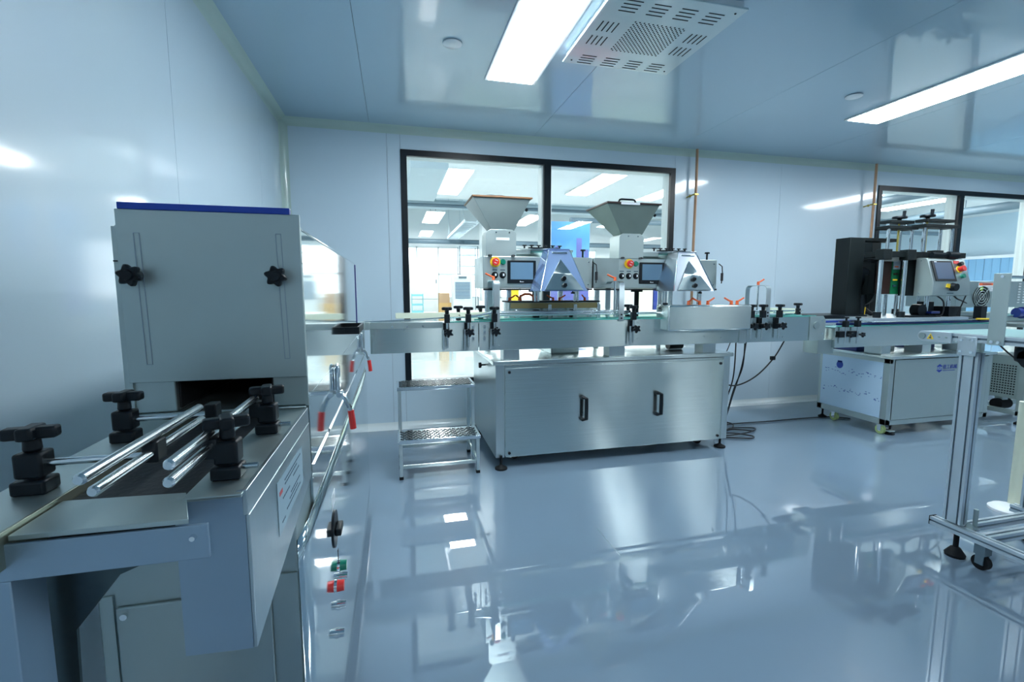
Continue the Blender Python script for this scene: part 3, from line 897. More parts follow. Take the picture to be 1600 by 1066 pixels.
# switches on the polished side
def button(y, z, r, dep, m, name, lab=None, disc=False):
    p = MB().cyl((SX + 0.002, y, z), (SX + 0.008, y, z), r * 1.15, n=20).build(name, 'chrome' if not disc else 'black', tm)
    MB().cyl((SX + 0.008, y, z), (SX + dep, y, z), r, r * 0.9, n=20).build('cap', m, p, **({'label': lab} if lab else {}))
p = MB().cyl((SX + 0.002, 1.19, 0.607), (SX + 0.007, 1.19, 0.607), 0.045, n=32).build('selector_switch', 'black', tm)
MB().box(SX + 0.007, SX + 0.022, 1.165, 1.215, 0.598, 0.616).build('selector_grip', 'black', p, bevel=0.003)
MB().box(SX + 0.0025, SX + 0.004, 1.16, 1.22, 0.665, 0.70).build('switch_label', 'white', tm, smooth=False)
button(1.235, 0.482, 0.014, 0.024, 'green', 'push_button', 'green push button cap')
button(1.165, 0.470, 0.014, 0.024, 'red', 'push_button', 'red push button cap')
button(1.262, 0.435, 0.011, 0.022, 'chrome', 'indicator_lamp')
button(1.205, 0.392, 0.011, 0.022, 'chrome', 'indicator_lamp')
button(1.155, 0.352, 0.011, 0.022, 'chrome', 'indicator_lamp')
MB().box(SX + 0.0025, SX + 0.005, 1.225, 1.235, 0.50, 0.53).build('switch_tab', 'black', tm, smooth=False)

# ------------------------------------------------------------------ filling machine
fm = thing('filling_machine', 'long steel twin-head filling machine with hoppers on a two-handled cabinet', 'machine', (1.53, 3.45, 0))
body = MB().box(0.69, 2.385, 3.006, 3.89, 0.085, 0.700).build('cabinet', 'steel', fm, bevel=0.002)
MB().box(0.632, 0.692, 3.0, 3.9, 0.07, 0.706).build('side_panel', 'steelv', body, bevel=0.004)
MB().box(2.383, 2.436, 3.0, 3.9, 0.07, 0.706).build('side_panel', 'steelv', body, bevel=0.004)
MB().box(0.698, 2.378, 2.997, 3.0055, 0.072, 0.682).build('front_panel', 'steel', body, bevel=0.0015)
MB().box(0.612, 2.452, 2.985, 3.91, 0.706, 0.734).build('worktop', 'steel', fm, bevel=0.003)
for x in (0.725, 2.352):
    for z in (0.655, 0.10):
        MB().cyl((x, 2.992, z), (x, 2.997, z), 0.010, n=12).build('corner_screw', 'black', body)
for x in (1.262, 1.84):
    h_ = MB().tube([(x - 0.018, 2.997, 0.462), (x - 0.018, 2.975, 0.462), (x, 2.957, 0.455), (x, 2.955, 0.385), (x, 2.957, 0.312), (x - 0.018, 2.975, 0.305), (x - 0.018, 2.997, 0.305)], 0.014, 10)
    h_.build('door_handle', 'black', fm)
for x, y in ((0.665, 2.985), (2.395, 3.02), (0.68, 3.8), (2.39, 3.8)):
    o = MB().lathe([(0.042, 0), (0.042, 0.010), (0.018, 0.022), (0.009, 0.030), (0.009, 0.09)], (x, y, 0), 20).build('levelling_foot', 'rubber', fm)
    MB().cyl((x, y, 0.03), (x, y, 0.085), 0.007, n=10).build('spindle', 'steel', o)
for x, y in ((0.80, 3.16), (2.28, 3.14), (0.82, 3.75), (2.28, 3.75)):
    o = MB().cyl((x, y - 0.012, 0.032), (x, y + 0.012, 0.032), 0.032, n=20).build('caster_wheel', 'rubber', fm)
    MB().box(x - 0.022, x + 0.022, y - 0.02, y + 0.02, 0.060, 0.084).box(x - 0.015, x + 0.015, y - 0.018, y - 0.013, 0.025, 0.062).box(x - 0.015, x + 0.015, y + 0.013, y + 0.018, 0.025, 0.062).build('caster_fork', 'chrome', o, smooth=False)
# adjusting screw at left flank
MB().cyl((0.632, 3.35, 0.655), (0.585, 3.35, 0.655), 0.006).build('flank_screw', 'black', fm)
MB().knob((0.59, 3.35, 0.655), (1, 0, 0), 0.022, 0.02, 5, 0.15).build('flank_knob', 'black', fm)
# conveyor
cz1, cz0 = 0.995, 0.806
cb_ = MB().box(0.524, 3.235, 3.0, 3.004, cz0, cz1).box(0.524, 3.235, 3.196, 3.2, cz0, cz1).box(0.524, 3.235, 3.004, 3.196, cz0 + 0.05, cz0 + 0.054).build('conveyor_frame', 'steel', fm, bevel=0.0006)
inf = MB().box(-0.155, 0.519, 3.0, 3.004, cz0, cz1 - 0.002).box(-0.155, 0.519, 3.196, 3.2, cz0, cz1 - 0.002).build('infeed_frame', 'steel', fm, bevel=0.0006)
MB().box(-0.19, 0.29, 2.996, 3.0, 0.960, 0.999).build('infeed_flange', 'steelm', inf, bevel=0.001)
MB().box(-0.20, -0.155, 2.99, 3.21, 0.955, 1.002).build('infeed_bracket', 'steelm', inf, bevel=0.004)
MB().box(-0.156, 0.522, 3.006, 3.194, 0.982, 0.990).build('infeed_belt', 'steelv', inf, smooth=False)
MB().box(0.524, 3.25, 3.01, 3.19, 0.984, 0.992).build('belt', 'gbelt', fm, smooth=False)
MB().box(0.30, 0.52, 2.999, 3.012, 0.9935, 1.0).build('belt_edge', 'teal', inf, smooth=False)
MB().box(0.524, 3.20, 2.999, 3.012, 0.9955, 1.002).build('belt_edge', 'teal', fm, smooth=False)
MB().box(0.524, 3.20, 3.188, 3.2, 0.9955, 1.002).build('belt_edge', 'teal', fm, smooth=False)
# outfeed end
oe = MB()
oe.prism([(3.14, cz0), (3.275, cz0), (3.29, cz0 + 0.015), (3.29, cz1 - 0.03), (3.265, cz1 + 0.003), (3.14, cz1 + 0.003)], 'Y', 2.993, 2.999)
o = oe.build('outfeed_end_plate', 'steelm', fm, bevel=0.001)
MB().cyl((3.20, 2.993, 0.925), (3.20, 2.986, 0.925), 0.028, n=24).build('bearing_cap', 'steeld', o)
MB().prism([(3.14, cz0), (3.275, cz0), (3.29, cz0 + 0.015), (3.29, cz1 - 0.03), (3.265, cz1 + 0.003), (3.14, cz1 + 0.003)], 'Y', 3.201, 3.207).build('end_plate_back', 'steelm', o, bevel=0.001)
MB().cyl((3.235, 3.0, 0.955), (3.235, 3.2, 0.955), 0.034, n=20).build('end_roller', 'rod', o)
for x, z in ((3.255, 0.96), (3.262, 0.86)):
    MB().cyl((x, 2.993, z), (x, 2.989, z), 0.007, n=10).build('bolt', 'chrome', o)
scr = [(0.0, 0.945), (0.2, 0.972), (0.05, 0.972), (0.33, 0.972), (0.12, 0.86), (0.44, 0.84)]
for x, z in [(-0.02, 0.972), (0.07, 0.972), (0.165, 0.972), (0.05, 0.953), (0.05, 0.835)]:
    MB().cyl((x, 2.996, z), (x, 2.993, z), 0.006, n=8).build('screw', 'chrome', inf)
for x in (0.485, 0.56):
    for z in (0.965, 0.93, 0.89):
        MB().cyl((x, 3.0, z), (x, 2.994, z), 0.009, n=10).build('joint_bolt', 'chrome', cb_)
for x, z in ((1.16, 0.965), (1.16, 0.855), (1.66, 0.97), (1.66, 0.86), (2.35, 0.845), (2.62, 0.915), (2.9, 0.95), (2.9, 0.84), (2.2, 0.86), (0.66, 0.83)):
    MB().cyl((x, 3.0, z), (x, 2.996, z), 0.006, n=8).build('screw', 'chrome', cb_)
# conveyor supports standing on the cabinet
for x0_, x1_ in ((0.69, 0.80), (1.455, 1.575), (2.21, 2.32)):
    MB().box(x0_, x1_, 3.02, 3.12, 0.734, cz0).build('support_block', 'steelv', fm, bevel=0.002)
# dark drive parts under the conveyor
MB().box(1.10, 1.32, 3.25, 3.5, 0.734, 0.79).build('drive_box', 'steel', fm, bevel=0.004)
MB().cyl((2.08, 3.28, 0.77), (2.2, 3.28, 0.77), 0.035).build('drive_motor', 'black', fm)
for x, y in ((0.70, 3.62), (1.30, 3.62), (1.62, 3.62), (2.30, 3.62)):
    MB().cyl((x, y, 0.734), (x, y, 1.21), 0.022, n=18).build('column', 'rod', fm)
for x, y in ((0.80, 3.32), (1.32, 3.32), (1.66, 3.32), (2.02, 3.32)):
    MB().cyl((x, y, 0.734), (x, y, 1.21), 0.018, n=16).build('column', 'rod', fm)
for x, y in ((1.00, 3.34), (1.83, 3.34)):
    o = MB().cyl((x, y, 0.95), (x, y, 1.20), 0.018).cyl((x, y, 1.185), (x, y, 1.21), 0.045, n=20).build('drop_shaft', 'blackm', fm)
# cream back guides
MB().box(0.0, 0.62, 3.17, 3.182, 1.012, 1.05).build('back_guide', 'cream', fm, bevel=0.002, label='cream plastic guide strip along the infeed')
MB().prism([(2.86, 1.012), (3.17, 1.012), (3.17, 1.05), (2.86, 1.062)], 'Y', 3.17, 3.182).build('back_guide', 'cream', fm, bevel=0.002, label='cream plastic guide strip along the outfeed')
MB().tube([(-0.62, 3.1, 1.0), (-0.2, 3.05, 1.0), (0.1, 3.02, 1.012), (0.3, 3.03, 1.022), (0.6, 3.04, 1.025)], 0.005).build('guide_rail', 'rod', fm)
# double guide rail
for z in (1.034, 1.049):
    MB().cyl((0.66, 3.03, z), (1.60, 3.03, z), 0.0065).build('guide_rail', 'rod', fm)
MB().cyl((1.56, 3.04, 1.035), (1.86, 3.04, 1.035), 0.0065).build('guide_rail', 'rod', fm)
for z in (1.034, 1.049):
    MB().cyl((0.66, 3.17, z), (1.60, 3.17, z), 0.0065).build('guide_rail', 'rod', fm)
MB().cyl((2.62, 3.03, 1.04), (3.02, 3.03, 1.04), 0.006).build('guide_rail', 'rod', fm)


def conv_clamp(x, front=True, two=True):
    y = 2.985 if front else 3.215
    sg = -1 if front else 1
    p = MB().box(x - 0.022, x + 0.014, min(y, y - sg * 0.013), max(y, y - sg * 0.013), 0.905, 0.99).build('rail_clamp', 'black', fm, bevel=0.003)
    yy = y + sg * 0.012
    MB().cyl((x, yy, 0.835), (x, yy, 1.045), 0.0075, n=12).build('vertical_rod', 'rod', p)
    if two:
        MB().cyl((x - 0.022, yy + 0.004 * sg, 0.82), (x - 0.022, yy + 0.004 * sg, 0.95), 0.0075, n=12).build('vertical_rod', 'rod', p)
    MB().box(x - 0.018, x + 0.018, yy - 0.014, yy + 0.014, 0.915, 0.948).build('lower_block', 'black', p, bevel=0.003)
    MB().cyl((x + 0.004, yy + sg * 0.012, 0.932), (x + 0.004, yy + sg * 0.03, 0.932), 0.010).knob((x + 0.006, yy + sg * 0.04, 0.932), (0, 1, 0), 0.030, 0.018, 5, 0.22).build('star_knob', 'black', p)
    MB().box(x - 0.017, x + 0.017, yy - 0.016, yy + 0.018, 0.993, 1.048).build('upper_block', 'black', p, bevel=0.003)
    MB().cyl((x, yy, 1.046), (x, yy, 1.072), 0.012, 0.014).knob((x, yy, 1.083), (0, 0, 1), 0.034, 0.020, 5, 0.14).build('star_knob', 'black', p)
    MB().cyl((x, yy, 1.028), (x, 3.03 if front else 3.17, 1.028), 0.005).build('cross_rod', 'rod', p)


for x in (0.315, 0.45, 0.62):
    conv_clamp(x)
conv_clamp(1.61, two=True)
for x in (2.58, 2.68, 2.83):
    conv_clamp(x, two=False)
for x in (0.42, 0.575, 1.70):
    conv_clamp(x, front=False, two=False)
conv_clamp(3.25, front=False, two=False)
MB().tube([(0.45, 2.98, 1.03), (0.53, 2.975, 1.04), (0.62, 2.975, 1.06)], 0.007).build('sensor_rod', 'rod', fm)


def ratchet(c, ang, parent, s=1.0, tilt=0.35):
    x, y, z = c
    MB().cyl((x, y, z), (x, y, z + 0.026 * s), 0.011 * s, 0.009 * s).tube([(x, y, z + 0.02 * s), (x + 0.02 * s * math.cos(ang), y + 0.02 * s * math.sin(ang), z + 0.026 * s),
         (x + 0.055 * s * math.cos(ang), y + 0.055 * s * math.sin(ang), z + 0.026 * s + 0.05 * s * tilt)], 0.006 * s).build('clamp_lever', 'orange', parent, label='orange clamping lever')


def u_bracket(x, lever):
    p = MB()
    t = 0.004
    ya, yb = 2.988, 3.212
    zt = 1.262 if x < 2.5 else 1.235
    zb = 0.91 if x < 0.7 else 0.985
    # near leg, rounded shoulders, far leg, as a bent strip (width along X)
    path = [(ya, zb), (ya, zt - 0.03), (ya + 0.008, zt - 0.012), (ya + 0.028, zt), (yb - 0.028, zt), (yb - 0.008, zt - 0.012), (yb, zt - 0.03), (yb, 0.985)]
    inner = [(ya + t, zb), (ya + t, zt - 0.032), (ya + 0.011, zt - 0.016), (ya + 0.03, zt - t), (yb - 0.03, zt - t), (yb - 0.011, zt - 0.016), (yb - t, zt - 0.032), (yb - t, 0.985)]
    n_ = len(path)
    vs = [(x - 0.019, a, b) for a, b in path] + [(x - 0.019, a, b) for a, b in inner] + [(x + 0.019, a, b) for a, b in path] + [(x + 0.019, a, b) for a, b in inner]
    fs = []
    for i in range(n_ - 1):
        fs += [(i, i + 1, n_ + i + 1, n_ + i), (2 * n_ + i, 2 * n_ + i + 1, 3 * n_ + i + 1, 3 * n_ + i), (i, i + 1, 2 * n_ + i + 1, 2 * n_ + i), (n_ + i, n_ + i + 1, 3 * n_ + i + 1, 3 * n_ + i)]
    fs += [(0, n_, 3 * n_, 2 * n_), (n_ - 1, 2 * n_ - 1, 4 * n_ - 1, 3 * n_ - 1)]
    p.add(vs, fs)
    o = p.build('bridge_bracket', 'steelv', fm)
    MB().cyl((x, 3.1, 1.01), (x, 3.1, zt + 0.012), 0.007).build('sensor_rod', 'rod', o)
    ratchet((x, 3.1, zt + 0.004), lever, o)
    for z in (zb + 0.02, zb + 0.045):
        MB().cyl((x, ya, z), (x, ya - 0.004, z), 0.006, n=8).build('bolt', 'black', o)


u_bracket(0.641, PI)
u_bracket(1.525, PI * 0.9)
u_bracket(2.735, 0.1)
# small steel posts behind rails
for x in (1.05, 1.24, 1.42):
    MB().box(x - 0.012, x + 0.012, 3.13, 3.15, 0.995, 1.10).build('bottle_gate', 'rod', fm, bevel=0.002)
# diverter tray with open top (dark, brass-coloured inside)
dt = MB().box(0.78, 1.46, 3.235, 3.255, 0.99, 1.112).box(0.78, 0.79, 3.255, 3.40, 0.99, 1.112).box(1.45, 1.46, 3.255, 3.40, 0.99, 1.112).box(0.79, 1.45, 3.39, 3.40, 0.99, 1.112).build('catch_tray', 'steel', fm, bevel=0.001)
MB().box(0.77, 1.47, 3.225, 3.41, 1.112, 1.122).build('tray_top', 'blackm', dt, smooth=False)
MB().box(0.79, 1.45, 3.228, 3.234, 1.07, 1.108).build('brass_strip', 'brassd', dt, smooth=False)
for k in range(5):
    x = 0.84 + k * 0.14
    MB().box(x - 0.02, x + 0.02, 3.215, 3.234, 1.0, 1.06).build('nozzle_block', 'blackm' if k % 2 else 'rod', dt, bevel=0.003)
for x, a in ((0.80, 0.4), (0.88, 2.0), (1.0, 1.2), (1.13, 2.6), (1.18, 0.2), (1.38, 1.6)):
    ratchet((x, 3.3, 1.122), a, dt, 0.9)
# arch of orange hose between levers
MB().tube([(0.86, 3.26, 1.125), (0.87, 3.26, 1.155), (0.90, 3.26, 1.17), (0.94, 3.26, 1.17), (0.965, 3.26, 1.155), (0.97, 3.26, 1.125)], 0.009).build('hose_loop', 'orange', dt)
# front cover over the second station
cvx = MB().box(1.838, 2.520, 2.90, 3.07, 0.912, 1.094).build('front_cover', 'steel', fm, bevel=0.012)
for x in (3.01, 3.022):
    MB().cyl((1.838, x, 1.07), (1.833, x, 1.07), 0.004, n=8).build('screw', 'black', cvx)
for x, a in ((2.06, 0.5), (2.15, PI), (2.22, 0.2), (2.42, PI), (2.47, 0.1)):
    ratchet((x, 3.0, 1.094), a, cvx, 1.1)
MB().knob((1.87, 3.0, 1.102), (0, 0, 1), 0.02, 0.014).build('small_knob', 'black', cvx)
# cabling bar below the frame right
MB().box(2.50, 2.56, 2.996, 3.0, 0.80, 0.90).build('bracket_plate', 'steelv', cb_, smooth=False)


def head(dx, x0, x1, xf, hop, neckx, knobs, rough):
    """one filling head: box from x0 to x1 (xf: left edge of the control plate)"""
    yf, yb = 3.2, 3.57
    z0, z1 = 1.212, 1.432
    b = MB().box(x0, x1, yf, yb, z0, z1).build('filling_head', rough, fm, bevel=0.004)
    MB().box(x0 - 0.0, x1, yf - 0.008, yf + 0.002, z0 - 0.014, z0 - 0.002).build('base_rail', 'blackm', b, smooth=False)
    MB().box(xf, xf + 0.46, yf - 0.003, yf, z0 + 0.004, z1 - 0.004).build('control_plate', 'steelm', b, bevel=0.001)
    sx0, sx1, sz0, sz1 = xf + 0.167, xf + 0.372, 1.245, 1.404
    MB().box(sx0, sx1, yf - 0.011, yf - 0.003, sz0, sz1).build('screen_bezel', 'black', b, bevel=0.003)
    MB().box(sx0 + 0.021, sx1 - 0.021, yf - 0.0125, yf - 0.011, sz0 + 0.028, sz1 - 0.014).build('screen', 'screen', b, smooth=False)
    tx = MB()
    cxm = (sx0 + sx1) / 2 - 0.014
    for k, wd in enumerate((0.005, 0.004, 0.004, 0.004, 0.003)):
        tx.box(cxm + k * 0.006, cxm + k * 0.006 + wd, yf - 0.012, yf - 0.011, sz0 + 0.009, sz0 + (0.018 if k == 0 else 0.014))
    tx.build('screen_maker_mark', 'white', b, smooth=False)
    ex, ez = xf + 0.081, 1.392
    MB().cyl((ex, yf - 0.003, ez), (ex, yf - 0.006, ez), 0.036, n=28).build('stop_button_ring', 'yellow', b)
    MB().cyl((ex, yf - 0.006, ez), (ex, yf - 0.026, ez), 0.016, 0.018, n=20).cyl((ex, yf - 0.026, ez), (ex, yf - 0.038, ez), 0.026, 0.023, n=24).build('stop_button', 'red', b)
    for k in range(2):
        arc = [(ex + 0.011 * math.cos(t), yf - 0.0385, ez + 0.011 * math.sin(t)) for t in [k * PI + 0.3 + j * 0.35 for j in range(6)]]
        MB().tube(arc, 0.002, 6).build('stop_button_arrow', 'white', b)
    gx = ex + 0.055
    MB().cyl((gx, yf - 0.003, ez), (gx, yf - 0.006, ez), 0.020, n=20).cyl((gx, yf - 0.006, ez), (gx, yf - 0.018, ez), 0.016, n=20).build('start_button', 'green', b)
    for kx in knobs:
        MB().cyl((kx, yf - 0.003, 1.302), (kx, yf - 0.006, 1.302), 0.023, n=20).cyl((kx, yf - 0.006, 1.302), (kx, yf - 0.02, 1.302), 0.015, 0.013, n=16).build('speed_knob', 'black', b)
        MB().box(kx - 0.003, kx + 0.009, yf - 0.021, yf - 0.02, 1.296, 1.312).build('knob_mark', 'white', b, smooth=False)
        MB().box(kx - 0.017, kx + 0.017, yf - 0.0036, yf - 0.003, 1.334, 1.340).build('knob_caption', 'ink', b, smooth=False)
    for x_, z_ in ((xf + 0.41, 1.39), (xf + 0.42, 1.27), (xf + 0.41, 1.235), (x1 - 0.03, 1.40), (x1 - 0.03, 1.24)):
        MB().cyl((x_, yf, z_), (x_, yf - 0.005, z_), 0.005, n=8).build('screw', 'chrome', b)
    # neck with rounded top corners
    n0, n1 = neckx
    c_ = 0.03
    pr = [(n0, z1), (n1, z1), (n1, 1.585 - 0.0), (n1 - 0.008, 1.60), (n1 - c_, 1.612), (n0 + c_, 1.612), (n0 + 0.008, 1.60), (n0, 1.585)]
    nk = MB().prism(pr, 'Y', yf + 0.002, yf + 0.16).build('hopper_neck', 'steelm', fm, bevel=0.002)
    for x_ in (n0 + 0.07, n1 - 0.05):
        MB().cyl((x_, yf + 0.002, 1.592), (x_, yf - 0.003, 1.592), 0.005, n=8).build('rivet', 'chrome', nk)
    for x_ in (n0 + 0.025, n1 - 0.025):
        MB().lathe([(0.016, 0), (0.012, 0.01), (0.004, 0.012)], (x_, yf + 0.01 - 0.02, z1 - 0.002), 12).build('hold_down_nut', 'black', nk)
    # hopper funnel
    hl, hr, bl, br = hop
    zt = 1.822
    yb2 = yf + 0.37
    hp = MB()
    bot = [(bl, yf + 0.012, 1.607), (br, yf + 0.012, 1.607), (br, yf + 0.14, 1.607), (bl, yf + 0.14, 1.607)]
    top = [(hl, yf - 0.0, zt), (hr, yf - 0.0, zt), (hr, yb2, zt), (hl, yb2, zt)]
    hp.hexa(bot, top)
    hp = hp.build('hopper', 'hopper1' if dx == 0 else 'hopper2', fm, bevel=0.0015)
    MB().box(hl - 0.008, hr + 0.012, yf - 0.012, yb2 + 0.01, zt, zt + 0.012).build('hopper_lid', 'rust' if dx == 0 else 'maroon', hp, bevel=0.002)
    if dx == 0:
        for k in range(2):
            MB().tube([(hl + 0.14 + 0.05 * k + 0.055 * math.cos(t), yf + 0.05, zt + 0.014 + 0.010 * math.sin(t)) for t in [j * PI / 8 for j in range(9)]], 0.004).build('lid_cable', 'cable', hp)
    else:
        hc = (hl + hr) / 2 - 0.04
        MB().tube([(hc - 0.07, yf + 0.03, zt + 0.012), (hc - 0.06, yf + 0.03, zt + 0.034), (hc - 0.045, yf + 0.03, zt + 0.038), (hc + 0.045, yf + 0.03, zt + 0.038), (hc + 0.06, yf + 0.03, zt + 0.034), (hc + 0.07, yf + 0.03, zt + 0.012)], 0.007).build('lid_handle', 'black', hp)
        MB().box(hl + 0.10, hl + 0.25, yf - 0.0135, yf - 0.0125, zt - 0.006, zt + 0.010).build('lid_tape', 'white', hp, smooth=False)
    MB().ball((hr - 0.02, yf + 0.03, zt - 0.068), 0.012, 10).build('side_catch', 'black', hp)
    # vibrating bowl behind: steel disc with green glass cover and hold-down knobs
    bc = ((n1 + x1) / 2 - 0.02, 3.42, 1.432)
    bw = MB().lathe([(0.19, 0.0), (0.21, 0.03), (0.215, 0.045), (0.215, 0.052)], bc, 36).build('vibrating_bowl', 'steeld', fm)
    MB().lathe([(0.216, 0.031), (0.2185, 0.031), (0.2185, 0.043), (0.216, 0.043)], bc, 36).build('bowl_glass_rim', 'hopglass', bw)
    MB().lathe([(0.225, 0.052), (0.225, 0.058)], bc, 36).build('bowl_cover', 'alu', bw)
    MB().box(bc[0] - 0.17, bc[0] + 0.06, 3.205, 3.235, bc[2] + 0.058, bc[2] + 0.066).build('cover_bar', 'black', bw, smooth=False)
    for k in range(6):
        xx = bc[0] - 0.2 + k * 0.052
        MB().cyl((xx, 3.22, bc[2] + 0.058), (xx, 3.22, bc[2] + 0.074), 0.006, n=8).knob((xx, 3.22, bc[2] + 0.078), (0, 0, 1), 0.016, 0.008).build('cover_knob', 'black', bw)
    MB().box(n1 + 0.0, bc[0] - 0.15, 3.24, 3.26, bc[2] + 0.02, bc[2] + 0.05).build('feed_chute', 'steelm', fm, bevel=0.002)
    MB().cyl((x1 - 0.05, 3.26, z1), (x1 - 0.05, 3.26, z1 + 0.05), 0.007).knob((x1 - 0.05, 3.26, z1 + 0.056), (0, 0, 1), 0.02, 0.012).build('bowl_knob', 'black', fm)
    # discharge hood
    c0 = bc[0] - 0.0
    return b


head(0, 0.59, 1.392, 0.592, (0.525, 0.925, 0.652, 0.812), (0.612, 0.824), (0.671, 0.726), 'steelm')
head(1, 1.405, 2.435, 1.60, (1.503, 1.920, 1.620, 1.792), (1.602, 1.800), (1.625, 1.682, 1.740), 'steeld')
MB().box(0.682, 0.775, 3.2005, 3.2015, 1.540, 1.558).build('blank_sticker', 'white', fm, smooth=False)


def hood(xc, film):
    yb, yt = 2.95, 3.06
    zb, zt = 1.192, 1.472
    hwb, hwt = 0.168, 0.072
    p = MB().hexa([(xc - hwb, yb, zb), (xc + hwb, yb, zb), (xc + hwb, 3.19, zb), (xc - hwb, 3.19, zb)],
                  [(xc - hwt, yt, zt), (xc + hwt, yt, zt), (xc + hwt, 3.19, zt), (xc - hwt, 3.19, zt)])
    p = p.build('discharge_hood', 'film_clear' if film else 'hoodsteel', fm)
    if film:
        MB().hexa([(xc - hwb + 0.02, yb + 0.02, zb + 0.005), (xc + hwb - 0.02, yb + 0.02, zb + 0.005), (xc + hwb - 0.02, 3.18, zb + 0.005), (xc - hwb + 0.02, 3.18, zb + 0.005)],
                  [(xc - 0.035, yt + 0.02, zt - 0.05), (xc + 0.035, yt + 0.02, zt - 0.05), (xc + 0.035, 3.18, zt - 0.05), (xc - 0.035, 3.18, zt - 0.05)]).build('inner_chute', 'steelm', p, bevel=0.002)
    # slanted front triangle plate
    def fy(z):
        return yb + (yt - yb) * (z - zb) / (zt - zb)
    tz = zb + 0.215
    e = 0.006
    t = MB().add([(xc - 0.135, fy(zb) - e, zb + 0.008), (xc + 0.135, fy(zb) - e, zb + 0.008), (xc, fy(tz) - e, tz), (xc - 0.135, fy(zb) - 0.001, zb + 0.008), (xc + 0.135, fy(zb) - 0.001, zb + 0.008), (xc, fy(tz) - 0.001, tz)],
                 [(0, 1, 2), (3, 4, 5), (0, 1, 4, 3), (1, 2, 5, 4), (2, 0, 3, 5)]).build('triangle_plate', 'steel', p, smooth=False)
    for z in (zb + 0.085, zb + 0.040):
        MB().knob((xc + 0.004, fy(z) - 0.018, z), (0, 1, 0.35), 0.017, 0.014, 6, 0.1).cyl((xc + 0.004, fy(z) - 0.014, z), (xc + 0.004, fy(z) - 0.003, z), 0.008).build('hood_knob', 'black', p)
    MB().box(xc - 0.055, xc + 0.055, yt - 0.016, yt, zt - 0.03, zt - 0.018).build('hood_handle', 'chrome', p, bevel=0.003)
    MB().box(xc - hwt - 0.004, xc + hwt + 0.004, yt - 0.006, 3.192, zt, zt + 0.006).build('hood_top', 'film_clear' if film else 'chrome', p, bevel=0.001)
    for sg in (-1, 1):
        MB().cyl((xc + sg * (hwb - 0.004), yb - 0.001, zb), (xc + sg * hwt, yt - 0.001, zt), 0.0035, n=6).build('edge_bead', 'chrome', p)
    for dx_ in (-0.155, 0.155):
        MB().cyl((xc + dx_, 3.10, 1.122 if xc < 1.5 else 1.09), (xc + dx_, 3.10, zb), 0.009).cyl((xc + dx_ - 0.022 * (1 if dx_ > 0 else -1), 3.10, 1.122 if xc < 1.5 else 1.09), (xc + dx_ - 0.022 * (1 if dx_ > 0 else -1), 3.10, zb), 0.009).build('hood_post', 'rod', p)
    MB().knob((xc + 0.08, 3.0, zb - 0.012), (0, 0, 1), 0.014, 0.012).cyl((xc + 0.08, 3.0, zb - 0.01), (xc + 0.08, 3.0, zb), 0.005).build('locking_knob', 'black', p)


hood(1.087, True)
hood(2.07, False)
# grey upright with cable at the right of each head
for x in (1.396, 2.44):
    MB().tube([(x - 0.02, 3.16, 1.40), (x + 0.01, 3.16, 1.38), (x + 0.015, 3.16, 1.33), (x + 0.01, 3.16, 1.25)], 0.004).cyl((x + 0.012, 3.16, 1.27), (x + 0.012, 3.16, 1.33), 0.010).build('sensor_cable', 'cable', fm)

# ------------------------------------------------------------------ step stool
ss = thing('step_stool', 'two-step stainless step stool with perforated treads left of the cabinet', 'stool', (0.26, 3.1, 0))
tubes = 0.022


def bar(mb, x0, x1, y0, y1, z0, z1):
    return mb.box(x0, x1, y0, y1, z0, z1)


legs = [(0.0, 2.95, 0.262), (0.492, 2.95, 0.262), (0.0, 3.165, 0.552), (0.492, 3.165, 0.552), (0.0, 3.36, 0.552), (0.492, 3.36, 0.552)]
legs = [(0.0, 2.95, 0.235), (0.492, 2.95, 0.235), (0.0, 3.14, 0.535), (0.492, 3.14, 0.535), (0.0, 3.36, 0.535), (0.492, 3.36, 0.535)]
for x, y, z in legs:
    o = MB().box(x, x + tubes, y, y + tubes, 0.012, z).build('leg', 'steelv', ss, bevel=0.003)
    MB().box(x - 0.002, x + tubes + 0.002, y - 0.002, y + tubes + 0.002, 0, 0.02).build('foot_cap', 'rubber', o, bevel=0.002)
for z in (0.07,):
    MB().box(0.022, 0.492, 2.953, 2.969, z, z + 0.02).build('cross_rail', 'steel', ss, bevel=0.002)
    MB().box(0.022, 0.492, 3.363, 3.379, z, z + 0.02).build('cross_rail', 'steel', ss, bevel=0.002)
    for x in (0.003, 0.495):
        MB().box(x, x + 0.016, 2.972, 3.36, z, z + 0.02).build('side_rail', 'steel', ss, bevel=0.002)
for yy0, yy1, z in ((2.94, 3.16, 0.235), (3.135, 3.385, 0.535)):
    o = MB().box(-0.006, 0.52, yy0, yy1, z, z + 0.025).build('tread', 'chrome', ss, bevel=0.004)
    dm = MB()
    for i in range(17):
        for j in range(int((yy1 - yy0 - 0.03) / 0.026)):
            x = 0.022 + i * 0.0285 + (0.014 if j % 2 else 0)
            y = yy0 + 0.025 + j * 0.026
            a_ = PI / 4 if (i + j) % 2 else -PI / 4
            dm.box(x - 0.013, x + 0.013, y - 0.0045, y + 0.0045, z + 0.0245, z + 0.029, rz=a_)
    dm.build('grip_dimples', 'dgusset', o, kind='stuff')

